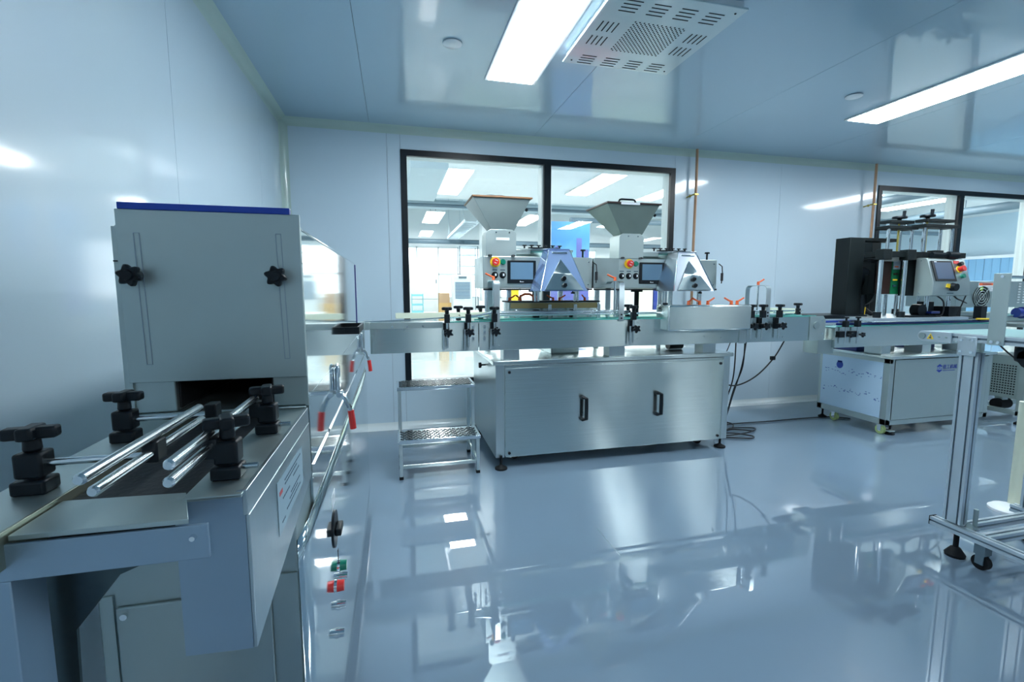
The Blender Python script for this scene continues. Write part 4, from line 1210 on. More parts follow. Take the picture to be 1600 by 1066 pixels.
# ------------------------------------------------------------------ cables
cb1 = thing('power_cords', 'tangle of black cords hanging from the conveyor onto the floor', 'cable', (2.65, 3.3, 0))
def spline(pts, k=8):
    pts = [Vector(p) for p in pts]
    out = []
    for i in range(len(pts) - 1):
        p0 = pts[max(i - 1, 0)]
        p1, p2 = pts[i], pts[i + 1]
        p3 = pts[min(i + 2, len(pts) - 1)]
        for j in range(k):
            t = j / k
            out.append(0.5 * ((2 * p1) + (-p0 + p2) * t + (2 * p0 - 5 * p1 + 4 * p2 - p3) * t * t + (-p0 + 3 * p1 - 3 * p2 + p3) * t ** 3))
    out.append(pts[-1])
    return out
cords = [[(2.66, 3.12, 0.81), (2.65, 3.12, 0.6), (2.60, 3.15, 0.4), (2.58, 3.2, 0.14), (2.66, 3.3, 0.012), (2.8, 3.4, 0.008), (3.0, 3.35, 0.008), (2.85, 3.25, 0.01), (2.6, 3.22, 0.012), (2.48, 3.3, 0.012)],
         [(2.69, 3.14, 0.81), (2.66, 3.14, 0.6), (2.62, 3.18, 0.35), (2.60, 3.25, 0.1), (2.62, 3.4, 0.012), (2.85, 3.5, 0.01), (2.78, 3.62, 0.01), (2.62, 3.55, 0.012), (2.5, 3.4, 0.01)],
         [(3.02, 3.1, 0.81), (2.92, 3.1, 0.66), (2.76, 3.1, 0.52), (2.6, 3.12, 0.45), (2.45, 3.12, 0.48)],
         [(2.61, 3.16, 0.81), (2.60, 3.16, 0.5), (2.55, 3.2, 0.25), (2.56, 3.3, 0.012), (2.75, 3.36, 0.012), (2.93, 3.28, 0.008)],
         [(2.60, 3.2, 0.81), (2.55, 3.2, 0.70), (2.46, 3.2, 0.66)],
         [(2.5, 3.36, 0.018), (2.62, 3.42, 0.02), (2.9, 3.50, 0.01), (3.3, 3.50, 0.008), (3.9, 3.50, 0.008), (4.1, 3.4, 0.008)],
         [(2.46, 3.45, 0.008), (2.55, 3.6, 0.02), (2.65, 3.7, 0.09), (2.72, 3.72, 0.11), (2.78, 3.66, 0.03), (2.9, 3.5, 0.008), (2.7, 3.34, 0.009), (2.5, 3.38, 0.022)],
         [(2.46, 3.25, 0.008), (2.6, 3.18, 0.008), (2.75, 3.12, 0.008), (2.82, 3.16, 0.008), (2.7, 3.24, 0.018), (2.5, 3.28, 0.02)]]
for i, c in enumerate(cords):
    MB().tube(spline(c), 0.0055 if i != 4 else 0.004, 6).build('cord', 'cable', cb1)
MB().cyl((2.68, 3.68, 0.09), (2.72, 3.7, 0.19), 0.02, 0.015).build('plug', 'steeld', cb1, label='grey plug standing up from the tangle')
MB().box(2.895, 2.93, 3.09, 3.115, 0.645, 0.675).build('connector', 'black', cb1, bevel=0.003)

# ------------------------------------------------------------------ capping machine
cm = thing('capping_machine', 'black-posted capping machine with touch screen on a wheeled steel cabinet', 'machine', (4.3, 3.25, 0))
KX0, KX1, KY0, KY1 = 3.90, 5.05, 2.93, 3.58
cab = MB().box(KX0 + 0.008, KX1 - 0.01, KY0 + 0.008, KY1 - 0.01, 0.10, 0.63).build('cabinet', 'steel', cm, bevel=0.002)
fr_ = MB()
for x in (KX0, KX1 - 0.05):
    for y in (KY0, KY1 - 0.05):
        fr_.box(x, x + 0.05, y, y + 0.05, 0.085, 0.64)
fr_.box(KX0, KX1, KY0, KY0 + 0.03, 0.085, 0.125).box(KX0, KX0 + 0.03, KY0, KY1, 0.085, 0.135).box(KX0, KX0 + 0.03, KY0, KY1, 0.60, 0.64)
fr_.build('cabinet_frame', 'steelm', cm, bevel=0.002)
MB().box(KX0 - 0.02, KX1 + 0.02, KY0 - 0.02, KY1 + 0.02, 0.640, 0.665).build('worktop', 'steel', cm, bevel=0.004)
MB().box(KX0 + 0.055, KX1 - 0.055, KY0 - 0.003, KY0, 0.13, 0.63).build('front_panel', 'steelm', cm, bevel=0.001)
fp = MB().box(KX0 - 0.004, KX0, KY0 + 0.05, KY1 - 0.03, 0.137, 0.605).build('film_panel', 'film', cm, bevel=0.001, label='side panel still covered in pale blue protective film')
# blue rounded sticker on the film
bs = []
for k in range(20):
    t = 2 * PI * k / 20
    bs.append((3.37 + 0.032 * math.cos(t), 0.53 + 0.034 * math.sin(t)))
MB().prism(bs, 'X', KX0 - 0.0055, KX0 - 0.004).box(KX0 - 0.0055, KX0 - 0.004, 3.348, 3.392, 0.55, 0.566).build('blue_sticker', 'blue', fp, smooth=False, label='round blue sticker')
ik = MB()
for row, (za, dz_) in enumerate(((0.47, -0.03), (0.30, -0.03))):
    for k in range(7):
        y = 3.50 - k * 0.08
        z = za + dz_ * 0 - 0.0 * k + (0.012 if k % 2 else -0.008)
        for j in range(5):
            yy = y + random.uniform(-0.03, 0.03)
            zz = z + random.uniform(-0.02, 0.02)
            ik.box(KX0 - 0.0048, KX0 - 0.004, yy - random.uniform(0.006, 0.018), yy, zz, zz + 0.0045)
ik.build('film_print', 'blueink', fp, smooth=False)
# logo on the front
lg = thing  # (only a name; the logo parts hang on the front panel)
fpn = [c for c in cm.children if c.name.startswith('front_panel')][0]
lx, lz, ly_ = 4.435, 0.545, KY0 - 0.0036
hexo = [(lx + 0.036 * math.sin(PI / 3 * k), lz + 0.036 * math.cos(PI / 3 * k)) for k in range(6)]
MB().prism(hexo, 'Y', ly_, KY0 - 0.003).build('hexagon_emblem', 'blueink', fpn, smooth=False)
MB().box(lx - 0.036, lx + 0.036, ly_ - 0.0004, ly_, lz - 0.013, lz + 0.015).build('emblem_band', 'steelm', fpn, smooth=False)
text_mesh('DG', 0.036, Vector((lx, ly_ - 0.0008, lz + 0.001)), FACE_FRONT, 'blueink', 'emblem_letters', fpn)
text_mesh('德工机械', 0.040, Vector((lx + 0.115, ly_ - 0.0006, lz + 0.008)), FACE_FRONT, 'blueink', 'logo_text', fpn)
MB().box(lx + 0.04, lx + 0.175, ly_, KY0 - 0.003, lz - 0.024, lz - 0.019).build('logo_underline', 'blueink', fpn, smooth=False)


def caster(x, y, m, lock=False):
    o = MB().cyl((x - 0.013, y, 0.038), (x + 0.013, y, 0.038), 0.038, n=22).build('caster_wheel', m, cm)
    MB().box(x - 0.03, x + 0.03, y - 0.03, y + 0.03, 0.078, 0.085).box(x - 0.02, x - 0.015, y - 0.016, y + 0.016, 0.03, 0.078).box(x + 0.015, x + 0.02, y - 0.016, y + 0.016, 0.03, 0.078).build('caster_fork', 'chrome', o, smooth=False)
    if lock:
        MB().box(x + 0.005, x + 0.06, y - 0.075, y - 0.03, 0.03, 0.042).build('brake_pedal', 'steelm', o, bevel=0.003)
    MB().cyl((x - 0.0145, y, 0.038), (x + 0.0145, y, 0.038), 0.016, n=14).build('hub', 'white', o)


caster(3.935, 2.99, 'casterg', True)
caster(3.935, 3.42, 'casterg')
caster(4.95, 3.02, 'casterg')
for x, y in ((3.93, 3.54), (3.99, 2.90 + 0.055), (5.0, 3.5)):
    MB().lathe([(0.036, 0), (0.036, 0.01), (0.012, 0.024), (0.008, 0.03), (0.008, 0.086)], (x, y, 0), 16).build('levelling_foot', 'rubber', cm)
# conveyor of the capping machine
cc = MB().box(3.435, 5.25, 3.03, 3.035, 0.735, 0.905).box(3.435, 5.25, 3.225, 3.23, 0.735, 0.905).box(3.435, 3.44, 3.035, 3.225, 0.735, 0.89).build('conveyor_frame', 'steel', cm, bevel=0.001)
MB().box(3.44, 5.25, 3.036, 3.224, 0.893, 0.9).build('belt', 'gbelt', cm, smooth=False)
MB().box(3.45, 5.2, 3.026, 3.04, 0.905, 0.912).build('belt_edge', 'teal', cm, smooth=False)
MB().cyl((3.46, 3.045, 0.925), (5.2, 3.045, 0.925), 0.010).build('guide_rail', 'bluep', cm, label='dark blue round guide rail')
MB().cyl((3.46, 3.03, 0.945), (5.2, 3.03, 0.945), 0.006).build('guide_rail', 'rod', cm)
MB().cyl((3.40, 3.19, 0.935), (5.2, 3.19, 0.935), 0.010).build('guide_rail', 'bluep', cm)
for x in (4.00, 4.45, 4.9):
    MB().box(x - 0.05, x + 0.05, 3.05, 3.2, 0.665, 0.735).build('support_block', 'steelv', cm, bevel=0.002)
MB().box(3.30, 3.46, 3.06, 3.20, 0.665 + 0.02, 0.80).build('end_cover', 'steeld', cm, bevel=0.002)
# clamps on its conveyor
for x in (3.50, 3.62):
    p = MB().box(x - 0.05, x + 0.02, 3.005, 3.03, 0.82, 0.87).build('rail_clamp', 'black', cm, bevel=0.003)
    MB().cyl((x, 3.0, 0.77), (x, 3.0, 0.96), 0.0055).build('vertical_rod', 'rod', p)
    MB().box(x - 0.018, x + 0.018, 2.985, 3.02, 0.905, 0.955).build('upper_block', 'black', p, bevel=0.003)
    MB().knob((x + 0.03, 2.975, 0.842), (0, 1, 0), 0.022, 0.018).cyl((x + 0.03, 2.98, 0.842), (x + 0.03, 3.005, 0.842), 0.008).build('star_knob', 'black', p)
    MB().cyl((x, 3.0, 0.955), (x, 3.0, 0.975), 0.008).knob((x, 3.0, 0.98), (0, 0, 1), 0.020, 0.012).build('star_knob', 'black', p)
MB().cyl((3.33, 3.2, 0.80), (3.33, 3.2, 0.96), 0.008).knob((3.33, 3.2, 0.97), (0, 0, 1), 0.026, 0.014).build('end_knob', 'black', cm)
# base plate and posts
MB().box(3.76, 4.80, 2.985, 3.56, 0.948, 0.972).build('base_plate', 'alu', cm, bevel=0.002)
MB().box(3.45, 4.0, 3.24, 3.56, 0.955, 0.985).build('rear_plate', 'black', cm, smooth=False)
for x, y in ((3.87, 3.05), (4.125, 3.05), (3.95, 3.5), (4.35, 3.5), (4.47, 3.10), (4.66, 3.06), (4.66, 3.5)):
    p = MB().cyl((x, y, 0.972), (x, y, 1.48), 0.0165, n=20).build('post', 'chrome', cm)
    MB().cyl((x, y, 0.972), (x, y, 1.02), 0.028, n=16).build('post_collar', 'black', p)
mp_ = MB().box(3.85, 4.75, 3.02, 3.18, 1.47, 1.515).box(4.10, 4.75, 3.18, 3.54, 1.47, 1.515).build('middle_plate', 'blackm', cm, bevel=0.003)
for x in (3.87, 4.125, 4.42):
    MB().box(x - 0.045, x + 0.045, 3.0, 3.07, 1.445, 1.53).build('post_block', 'blackm', mp_, bevel=0.004)
# lifting rods and top plates, two modules


def lift(xa, xb, yc, ztop, zt2, wx_):
    for x in (xa + 0.03, xa + 0.09, xb - 0.09, xb - 0.03):
        MB().cyl((x, yc + (0.05 if abs(x - xa) > 0.05 and abs(x - xb) > 0.05 else 0), 1.515), (x, yc + (0.05 if abs(x - xa) > 0.05 and abs(x - xb) > 0.05 else 0), ztop), 0.012, n=16).build('lift_rod', 'chrome', cm)
    p = MB().box(xa, xb, yc - 0.03, yc + 0.09, ztop, ztop + 0.026).build('lift_plate', 'blackm', cm, bevel=0.003)
    for x in (xa + 0.08, xb - 0.04):
        MB().cyl((x, yc + 0.05, ztop + 0.026), (x, yc + 0.05, zt2), 0.013, n=16).build('stub_rod', 'chrome', p)
    MB().box(xa + 0.05, xb - 0.01, yc + 0.0, yc + 0.10, zt2, zt2 + 0.024).build('top_bar', 'blackm', p, bevel=0.003)
    sxx = (xa + xb) / 2 + wx_
    MB().cyl((sxx, yc + 0.04, 1.515), (sxx, yc + 0.04, zt2 + 0.04), 0.007).build('lead_screw', 'brass', p)
    hwz = zt2 + 0.045
    MB().lathe([(0.010, -0.02), (0.02, -0.005), (0.050, -0.004), (0.053, 0.004), (0.050, 0.014), (0.02, 0.012)], (sxx, yc + 0.04, hwz), 26).build('hand_wheel', 'black', p)
    MB().cyl((sxx + 0.045, yc + 0.04, hwz + 0.012), (sxx + 0.048, yc + 0.04, hwz + 0.062), 0.011, 0.013, n=14).build('crank_grip', 'black', p)


lift(3.93, 4.24, 3.08, 1.70, 1.752, 0.03)
lift(4.235, 4.60, 3.02, 1.715, 1.765, -0.08)
# tall black box and arm
MB().box(3.805, 3.965, 3.28, 3.42, 0.985, 1.65).build('tall_box', 'blackm', cm, bevel=0.003)
MB().box(3.965, 4.35, 3.29, 3.40, 1.625, 1.652).build('top_arm', 'blackm', cm, bevel=0.002)
MB().box(4.26, 4.36, 3.45, 3.54, 1.0, 1.64).build('rear_upright', 'blackm', cm, bevel=0.002)
MB().cyl((3.98, 3.40, 1.30), (4.10, 3.40, 1.30), 0.10, n=24).build('motor', 'black', cm)
MB().cyl((4.02, 3.34, 1.2), (4.05, 3.34, 1.2), 0.14, n=24).build('pulley', 'blackm', cm)
MB().box(3.985, 4.08, 3.19, 3.24, 1.17, 1.43).build('left_panel', 'blackm', cm, bevel=0.002)
MB().box(3.964, 4.088, 3.13, 3.16, 1.165, 1.44).build('maroon_panel', 'maroon', cm, bevel=0.001)
MB().box(4.09, 4.185, 3.125, 3.14, 1.165, 1.44).build('circuit_board', 'pcb', cm, smooth=False, label='exposed green circuit board')
MB().box(4.095, 4.18, 3.118, 3.125, 1.375, 1.44).build('board_shield', 'hall_grey', cm, smooth=False)
for z, m_2 in ((1.39, 'orange'), (1.33, 'maroon'), (1.28, 'yellow'), (1.23, 'ink')):
    MB().box(4.105, 4.145, 3.116, 3.125, z, z + 0.012).build('board_component', m_2, cm, smooth=False)
MB().box(4.165, 4.33, 3.075, 3.12, 1.152, 1.455).build('right_panel', 'blackm', cm, bevel=0.001)
# control box with slanted screen
pr = [(2.935, 1.15), (2.885, 1.158), (2.885, 1.262), (2.945, 1.45), (2.97, 1.462), (3.03, 1.462), (3.03, 1.15)]
kb = MB().prism(pr, 'X', 4.215, 4.62).build('control_box', 'steelm', cm, bevel=0.002)
def slant(z, off):
    # point on the slanted face and its outward offset
    t = (z - 1.262) / (1.45 - 1.262)
    y = 2.885 + t * 0.06
    nrm = Vector((0, -0.188, 0.06)).normalized()
    return y + nrm.y * off, z + nrm.z * off


def slant_box(x0_, x1_, za, zb_, o0, o1):
    a0, a1, b0, b1 = slant(za, o0), slant(za, o1), slant(zb_, o0), slant(zb_, o1)
    return MB().hexa([(x0_, a1[0], a1[1]), (x1_, a1[0], a1[1]), (x1_, a0[0], a0[1]), (x0_, a0[0], a0[1])],
                     [(x0_, b1[0], b1[1]), (x1_, b1[0], b1[1]), (x1_, b0[0], b0[1]), (x0_, b0[0], b0[1])])


slant_box(4.24, 4.462, 1.272, 1.436, 0.0, 0.008).build('screen_bezel', 'black', kb, smooth=False)
slant_box(4.262, 4.442, 1.287, 1.422, 0.008, 0.0095).build('screen', 'screen2', kb, smooth=False)
slant_box(4.265, 4.29, 1.424, 1.430, 0.008, 0.0095).build('screen_maker_mark', 'white', kb, smooth=False)
def slant_cyl(x, z, r, o0, o1, m_, name, r1=None, label=None):
    a, b = slant(z, o0), slant(z, o1)
    return MB().cyl((x, a[0], a[1]), (x, b[0], b[1]), r, r1, n=20).build(name, m_, kb, **({'label': label} if label else {}))
slant_box(4.49, 4.55, 1.415, 1.44, 0.0, 0.003).build('warning_plate', 'red', kb, smooth=False)
slant_cyl(4.54, 1.410, 0.016, 0.0, 0.03, 'black', 'key_switch')
slant_cyl(4.53, 1.368, 0.030, 0.0, 0.004, 'yellow', 'stop_button_ring')
slant_cyl(4.53, 1.368, 0.020, 0.004, 0.04, 'red', 'stop_button', 0.024)
slant_cyl(4.54, 1.312, 0.018, 0.0, 0.02, 'green', 'start_button')
MB().cyl((4.42, 2.885, 1.225), (4.42, 2.85, 1.222), 0.034, 0.030, n=22).build('rotary_switch', 'black', kb)
MB().prism([(4.355, 1.222), (4.39, 1.215), (4.39, 1.25), (4.36, 1.252)], 'Y', 2.877, 2.885).build('switch_tag', 'yellow', kb, smooth=False)
MB().box(4.37, 4.44, 2.883, 2.885, 1.172, 1.178).build('printed_caption', 'ink', kb, smooth=False)
for x, z in ((4.135, 1.44), (4.135, 1.175)):
    MB().cyl((4.215, 2.99, z), (4.211, 2.99, z), 0.006, n=8).build('screw', 'chrome', kb)
# pneumatic parts on top of the middle plate and under the head
MB().cyl((4.32, 2.99, 1.49), (4.52, 2.95, 1.485), 0.022, n=18).cyl((4.45, 2.96, 1.487), (4.535, 2.945, 1.485), 0.030, n=18).build('air_cylinder', 'black', cm)
MB().cyl((4.536, 2.945, 1.485), (4.542, 2.944, 1.485), 0.022, n=18).build('cylinder_cap', 'chrome', cm)
random.seed(9)
for (x, y, z0_, z1_, r) in ((4.00, 3.3, 0.985, 1.16, 0.03), (4.2, 3.3, 0.972, 1.16, 0.014), (4.27, 3.3, 0.972, 1.16, 0.014), (4.33, 3.25, 0.972, 1.15, 0.012), (4.52, 3.2, 0.972, 1.15, 0.012), (4.62, 3.2, 0.972, 1.15, 0.014)):
    MB().cyl((x, y, z0_), (x, y, z1_), r, n=14).build('spindle', 'rod' if r < 0.02 else 'black', cm)
MB().box(3.94, 4.10, 3.30, 3.40, 0.985, 1.16).build('gear_case', 'black', cm, bevel=0.01)
MB().cyl((4.36, 3.05, 1.03), (4.36, 3.12, 1.03), 0.05, n=22).build('capping_roller', 'black', cm)
MB().box(4.42, 4.52, 3.02, 3.12, 1.0, 1.02).build('blue_pad', 'bluep', cm, bevel=0.003)
MB().box(4.50, 4.56, 3.10, 3.2, 0.972, 1.10).build('valve_block', 'black', cm, bevel=0.003)
MB().box(4.62, 4.76, 3.02, 3.16, 0.972, 1.06).build('valve_block', 'black', cm, bevel=0.003)
MB().box(4.16, 4.50, 3.0, 3.1, 0.972, 0.988).build('pad_plate', 'black', cm, smooth=False)
MB().tube(spline([(4.44, 3.0, 1.15), (4.50, 2.99, 1.10), (4.50, 2.99, 1.0), (4.44, 3.0, 0.98)]), 0.006).build('air_hose', 'cable', cm)
MB().tube(spline([(3.98, 3.32, 1.17), (3.99, 3.3, 1.08), (4.06, 3.3, 1.02), (4.12, 3.3, 0.99)]), 0.02).build('air_hose', 'cable', cm)
MB().cyl((4.01, 3.28, 0.985), (4.015, 3.28, 1.05), 0.010).build('hose_nipple', 'yellow', cm)
MB().tube(spline([(4.57, 2.99, 1.18), (4.63, 2.98, 1.13), (4.72, 3.0, 1.11), (4.85, 3.05, 1.09), (5.1, 3.2, 1.08)]), 0.006).build('air_hose', 'cable', cm)
MB().tube(spline([(4.57, 2.99, 1.22), (4.66, 2.98, 1.26), (4.76, 2.98, 1.24), (4.74, 3.0, 1.1), (4.68, 3.0, 0.98)]), 0.005).build('air_hose', 'cable', cm)

# items between cabinet top and conveyor
for x, m_, lab in ((4.03, 'bluep', 'dark blue tray on the cabinet top under the left end of the conveyor'), (4.75, 'bluep', 'dark blue tray on the cabinet top under the right end of the conveyor')):
    o = MB().box(x - 0.10, x + 0.09, 3.25, 3.5, 0.665, 0.715).build('parts_tray', m_, None, bevel=0.006)
    tag(o, lab, 'tray')
o = MB().box(4.22, 4.36, 3.25, 3.4, 0.665, 0.73).build('carton', 'white', None, bevel=0.004)
tag(o, 'small white carton on the cabinet top under the capping conveyor', 'box')

# ------------------------------------------------------------------ labelling machine further right
lm = thing('labelling_machine', 'grey labelling machine with fan grille and vent holes at the right edge', 'machine', (5.6, 3.3, 0))
hb = MB().box(5.12, 6.9, 3.3, 3.75, 1.035, 1.285).build('head_box', 'steeld', lm, bevel=0.003)
fx, fz = 5.44, 1.135
MB().cyl((fx, 3.3, fz), (fx, 3.296, fz), 0.105, n=32).build('fan_opening', 'black', hb)
for r in (0.03, 0.055, 0.08, 0.102):
    MB().tube([(fx + r * math.cos(2 * PI * k / 28), 3.292, fz + r * math.sin(2 * PI * k / 28)) for k in range(28)], 0.0035, 6, closed=True).build('fan_guard_ring', 'steeld', hb)
for k in range(4):
    a = PI / 4 + k * PI / 2
    MB().cyl((fx, 3.291, fz), (fx + 0.103 * math.cos(a), 3.291, fz + 0.103 * math.sin(a)), 0.003, n=6).build('fan_guard_spoke', 'steeld', hb)
wp = MB().box(5.39, 5.60, 3.297, 3.3, 1.19, 1.27).build('warning_label', 'white', hb, smooth=False)
MB().box(5.395, 5.595, 3.296, 3.297, 1.245, 1.268).build('label_header', 'orange', hb, smooth=False)
text_mesh('WARNING', 0.024, Vector((5.495, 3.2955, 1.256)), FACE_FRONT, 'ink', 'label_text', hb)
MB().cyl((5.43, 3.297, 1.216), (5.43, 3.2955, 1.216), 0.022, n=18).build('label_symbol', mat('lime_symbol', (0.35, 0.65, 0.05), 0.5), hb)
MB().box(5.47, 5.58, 3.2955, 3.297, 1.228, 1.231).box(5.47, 5.56, 3.2955, 3.297, 1.214, 1.217).box(5.47, 5.57, 3.2955, 3.297, 1.200, 1.203).build('label_lines', 'ink', hb, smooth=False)
for i in range(9):
    for j in range(8):
        x, z = 5.93 + i * 0.07, 1.075 + j * 0.026
        MB().box(x, x + 0.028, 3.297, 3.3, z, z + 0.008).build('vent_hole', 'white', hb, smooth=False)
MB().box(6.05, 6.3, 3.292, 3.3, 1.09, 1.12).build('name_plate', 'white', hb, smooth=False)
MB().cyl((5.75, 3.2, 0.985), (5.98, 3.15, 0.985), 0.045, n=20).cyl((5.80, 3.19, 0.985), (5.83, 3.183, 0.985), 0.055, n=20).build('roller', 'bluep', lm)
MB().box(5.08, 6.9, 3.22, 3.42, 0.90, 0.985 - 0.03).build('conveyor_frame', 'steelm', lm, bevel=0.004)
MB().box(5.2, 6.9, 3.215, 3.43, 0.956, 0.965).build('belt', 'gbelt', lm, smooth=False)
MB().box(5.06, 5.36, 3.05, 3.30, 0.965, 1.0).build('guide_block', 'steelm', lm, bevel=0.003)
MB().tube([(4.92, 3.0, 0.95), (5.1, 3.0, 0.945), (5.25, 2.99, 0.93)], 0.008).build('yellow_strap', 'yellow', lm)
MB().box(5.0, 5.07, 3.02, 3.08, 0.93, 1.06).build('sensor_block', 'black', lm, bevel=0.003)
for x in (5.3, 6.6):
    for y in (3.35, 3.65):
        MB().box(x, x + 0.04, y, y + 0.04, 0.95, 1.04).build('head_support', 'steeld', lm, smooth=False)
# floor frame
LY0, LY1, LX0, LX1 = 2.92, 3.27, 5.38, 6.9
for x, y in ((LX0, LY0), (LX0, LY1), (LX1, LY0), (LX1, LY1)):
    o = MB().box(x, x + 0.05, y - 0.05, y, 0.075, 0.90).build('leg', 'steelm', lm, bevel=0.002)
    MB().lathe([(0.036, 0), (0.036, 0.012), (0.010, 0.03), (0.010, 0.08)], (x + 0.025, y - 0.025, 0), 16).build('levelling_foot', 'rubber', o)
MB().box(LX0, LX1 + 0.05, LY0 - 0.05, LY1, 0.87, 0.90).build('frame_top', 'steelm', lm, bevel=0.002)
MB().box(LX0, LX0 + 0.04, LY0 - 0.05, LY1, 0.08, 0.12).build('side_rail', 'steelm', lm, bevel=0.002)
MB().box(LX0 + 0.05, LX1, LY1 - 0.04, LY1, 0.08, 0.12).build('cross_rail', 'steelm', lm, bevel=0.002)
# perforated motor box facing left
pm = MB().box(LX0 + 0.08, LX0 + 0.6, 2.95, 3.24, 0.21, 0.60).build('perforated_box', 'steelm', lm, bevel=0.002)
pf = MB()
for j in range(12):
    for i in range(11):
        y, z = 2.985 + i * 0.0205, 0.245 + j * 0.0235
        pf.box(LX0 + 0.0785, LX0 + 0.08, y, y + 0.012, z, z + 0.012)
pf.build('perforation', 'dark', pm, smooth=False, kind='stuff')
MB().cyl((LX0 + 0.1, 3.12, 0.135), (LX0 + 0.24, 3.12, 0.135), 0.05, n=20).build('motor', 'rubber', lm)
MB().box(LX0 + 0.13, LX0 + 0.2, 3.09, 3.15, 0.17, 0.21).build('motor_mount', 'steeld', lm, smooth=False)
MB().tube(spline([(5.2, 3.0, 0.74), (5.3, 2.99, 0.66), (5.44, 2.9, 0.5), (5.5, 2.9, 0.38), (5.62, 2.88, 0.33), (5.8, 2.88, 0.33)]), 0.007).build('cable', 'cable', lm)

# ------------------------------------------------------------------ aluminium profile belt conveyor at the right
al = thing('belt_conveyor', 'pale green belt conveyor on a grooved aluminium stand, right foreground', 'conveyor', (2.7, 1.4, 0))
AX = 2.42
M['groove'] = mat('groove_grey', (0.16, 0.22, 0.27), 0.5, metal=0.5)


def profile_z(x0_, x1_, y0_, y1_, z0_, z1_, name, face='both', grooves=2):
    """vertical extrusion: solid core with proud ribs so that the grooves are real"""
    core = MB().box(x0_ + 0.006, x1_ - 0.006, y0_ + 0.006, y1_ - 0.006, z0_, z1_)
    p = core.build(name, M['groove'], al, smooth=False)
    g = 0.007
    ww = (y1_ - y0_ - grooves * g) / (grooves + 1)
    # ribs on the -X and +X faces
    rb = MB()
    ys = []
    y = y0_
    wid = [ww * 0.55] + [ww * 1.9] * (grooves - 1) + [ww * 0.55] if grooves == 2 else [ww] * (grooves + 1)
    tot = sum(wid) + grooves * g
    sc_ = (y1_ - y0_ - grooves * g) / sum(wid)
    for k, q in enumerate(wid):
        rb.box(x0_, x0_ + 0.006, y, y + q * sc_, z0_, z1_).box(x1_ - 0.006, x1_, y, y + q * sc_, z0_, z1_)
        y += q * sc_ + g
    xm = (x0_ + x1_) / 2
    for yy in (y0_, y1_ - 0.006):
        rb.box(x0_ + 0.006, xm - g / 2, yy, yy + 0.006, z0_, z1_).box(xm + g / 2, x1_ - 0.006, yy, yy + 0.006, z0_, z1_)
    rb.build('profile_ribs', 'alu', p, smooth=False)
    return p


def profile_h(axis, a0, a1, b0, b1, z0_, z1_, name):
    """horizontal extrusion along 'X' or 'Y'; a = run, b = across"""
    def bx(mb, aa, ab, ba, bb, za, zb_):
        if axis == 'X':
            return mb.box(aa, ab, ba, bb, za, zb_)
        return mb.box(ba, bb, aa, ab, za, zb_)
    p = bx(MB(), a0, a1, b0 + 0.005, b1 - 0.005, z0_ + 0.005, z1_ - 0.005).build(name, M['groove'], al, smooth=False)
    rb = MB()
    zm, bm_ = (z0_ + z1_) / 2, (b0 + b1) / 2
    g = 0.0045
    for bb in (b0, b1 - 0.005):
        bx(rb, a0, a1, bb, bb + 0.005, z0_, zm - g)
        bx(rb, a0, a1, bb, bb + 0.005, zm + g, z1_)
    for zz in (z0_, z1_ - 0.005):
        bx(rb, a0, a1, b0 + 0.005, bm_ - g, zz, zz + 0.005)
        bx(rb, a0, a1, bm_ + g, b1 - 0.005, zz, zz + 0.005)
    rb.build('profile_ribs', 'alu', p, smooth=False)
    return p


profile_z(AX, AX + 0.04, 1.455, 1.525, 0.155, 0.93, 'leg')
profile_z(AX + 0.50, AX + 0.54, 1.455, 1.525, 0.155, 0.93, 'leg')
# base rails
b_ = profile_h('Y', 0.2, 1.562, AX - 0.02, AX + 0.02, 0.115, 0.150, 'base_rail')
MB().box(AX - 0.021, AX + 0.021, 1.562, 1.566, 0.112, 0.153).build('end_cap', 'black', b_, bevel=0.001)
profile_h('Y', 0.2, 1.562, AX + 0.50, AX + 0.54, 0.115, 0.150, 'base_rail')
profile_h('X', AX + 0.02, AX + 0.50, 1.455, 1.49, 0.115, 0.150, 'cross_rail')
profile_h('X', AX + 0.02, AX + 0.50, 1.355, 1.39, 0.115, 0.150, 'cross_rail')
# belt rails
profile_h('Y', 0.3, 1.66, AX - 0.005, AX + 0.025, 0.975, 1.008, 'belt_rail')
profile_h('Y', 0.3, 1.66, AX + 0.515, AX + 0.545, 0.975, 1.008, 'belt_rail')
MB().box(AX + 0.026, AX + 0.514, 0.3, 1.68, 1.002, 1.009).build('belt', 'gbelt', al, smooth=False)
MB().cyl((AX + 0.028, 1.675, 0.988), (AX + 0.512, 1.675, 0.988), 0.021, n=20).build('end_roller', 'gbelt', al)
# rounded bearing plate with warning triangle
bp_ = []
for k in range(9):
    t = PI / 2 + PI * -k / 8
    bp_.append((1.672 + 0.024 * math.cos(t), 0.987 + 0.024 * math.sin(t)))
bp_ += [(1.555, 0.963), (1.555, 1.011)]
be = MB().prism(bp_, 'X', AX - 0.011, AX - 0.0055).build('bearing_plate', 'alu', al, bevel=0.001)
MB().cyl((AX - 0.0115, 1.675, 0.987), (AX - 0.015, 1.675, 0.987), 0.014, n=20).build('bearing', 'steeld', be)
MB().prism([(1.655 - 0.0, 0.974), (1.625, 0.974), (1.640, 1.001)], 'X', AX - 0.0118, AX - 0.011).build('warning_triangle', 'yellow', be, smooth=False)
MB().box(AX - 0.0124, AX - 0.0118, 1.635, 1.645, 0.978, 0.984).box(AX - 0.0124, AX - 0.0118, 1.637, 1.641, 0.985, 0.993).build('warning_symbol', 'ink', be, smooth=False)
for y in (1.605, 1.575):
    MB().cyl((AX - 0.011, y, 0.987), (AX - 0.0135, y, 0.987), 0.004, n=10).build('bolt', 'steeld', be)
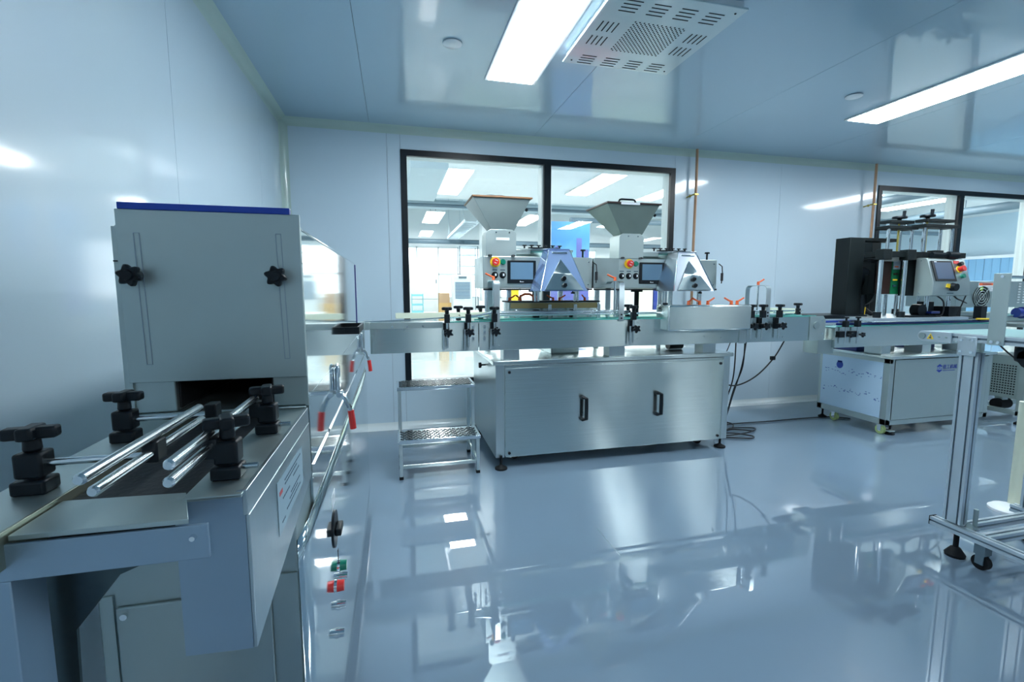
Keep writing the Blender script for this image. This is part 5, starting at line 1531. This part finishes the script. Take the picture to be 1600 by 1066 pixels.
# joining plate
jp = MB().box(AX - 0.011, AX - 0.005, 1.46, 1.53, 0.915, 1.0).build('joining_plate', 'alu', al, bevel=0.003)
for y in (1.475, 1.515):
    for z in (0.932, 0.984):
        MB().cyl((AX - 0.011, y, z), (AX - 0.016, y, z), 0.006, n=12).build('bolt', 'chrome', jp)
# tall bracket plate with rod
bk = MB().box(AX - 0.010, AX - 0.006, 1.368, 1.425, 0.972, 1.268).box(AX - 0.006, AX + 0.02, 1.424, 1.428, 0.972, 1.268).build('bracket_plate', 'steelm', al, bevel=0.0015)
for y in (1.385, 1.408):
    MB().cyl((AX - 0.010, y, 0.985), (AX - 0.015, y, 0.985), 0.006, n=12).build('bolt', 'chrome', bk)
MB().cyl((AX - 0.010, 1.395, 1.255), (AX - 0.014, 1.395, 1.255), 0.006, n=12).build('bolt', 'chrome', bk)
MB().cyl((AX - 0.006, 1.395, 1.253), (AX + 0.55, 1.395, 1.253), 0.0065, n=12).build('cross_rod', 'rod', al)
MB().box(AX + 0.548, AX + 0.552, 1.368, 1.425, 0.972, 1.268).build('bracket_plate', 'steelm', al, bevel=0.0015)
# drive under the belt
MB().prism([(1.30 + 0.06 * math.cos(t), 0.925 + 0.05 * math.sin(t)) for t in [2 * PI * k / 16 for k in range(16)]], 'X', AX + 0.06, AX + 0.12).build('drive_pulley', 'black', al)
MB().box(AX + 0.06, AX + 0.32, 1.05, 1.38, 0.90, 0.972).build('drive_cover', 'black', al, bevel=0.02)
MB().box(AX + 0.2, AX + 0.45, 1.10, 1.32, 0.85, 0.90).build('drive_motor', 'black', al, bevel=0.015)
# levelling foot, caster, threaded screw
MB().lathe([(0.036, 0.0), (0.038, 0.010), (0.030, 0.022), (0.018, 0.040), (0.010, 0.044), (0.010, 0.116)], (AX + 0.02, 1.475, 0.0), 24).build('levelling_foot', 'rubber', al)
MB().lathe([(0.036, 0.0), (0.038, 0.010), (0.030, 0.022), (0.018, 0.040), (0.010, 0.044), (0.010, 0.116)], (AX + 0.52, 1.475, 0.0), 24).build('levelling_foot', 'rubber', al)
for x in (AX + 0.01, AX + 0.52):
    o = MB().cyl((x - 0.012, 1.37, 0.032), (x + 0.012, 1.37, 0.032), 0.032, n=22).build('caster_wheel', 'rubber', al)
    MB().box(x - 0.022, x + 0.022, 1.35, 1.39, 0.068, 0.114).box(x - 0.019, x - 0.014, 1.355, 1.385, 0.025, 0.07).box(x + 0.014, x + 0.019, 1.355, 1.385, 0.025, 0.07).build('caster_fork', 'hall_dark', o, smooth=False)
MB().cyl((AX + 0.052, 1.432, 0.125), (AX + 0.052, 1.432, 0.235), 0.0085, n=14).build('threaded_screw', 'steeld', al)
MB().hexa([(AX + 0.02, 1.415, 0.15), (AX + 0.07, 1.415, 0.15), (AX + 0.07, 1.452, 0.15), (AX + 0.02, 1.452, 0.15)], [(AX + 0.02, 1.425, 0.175), (AX + 0.045, 1.425, 0.155), (AX + 0.045, 1.442, 0.155), (AX + 0.02, 1.442, 0.175)]).build('angle_bracket', 'steeld', al, bevel=0.001)
# cream post on a rounded foot, just beyond the stand
cpst = thing('cream_stand', 'cream post on a rounded white foot behind the aluminium stand', 'stand', (3.23, 1.72, 0))
MB().cyl((3.29, 1.74, 0.02), (3.29, 1.74, 0.60), 0.028, n=24).build('post', 'cream', cpst)
MB().lathe([(0.085, 0.0), (0.085, 0.012), (0.07, 0.024), (0.04, 0.03)], (3.23, 1.73, 0), 28).build('foot', 'white', cpst)
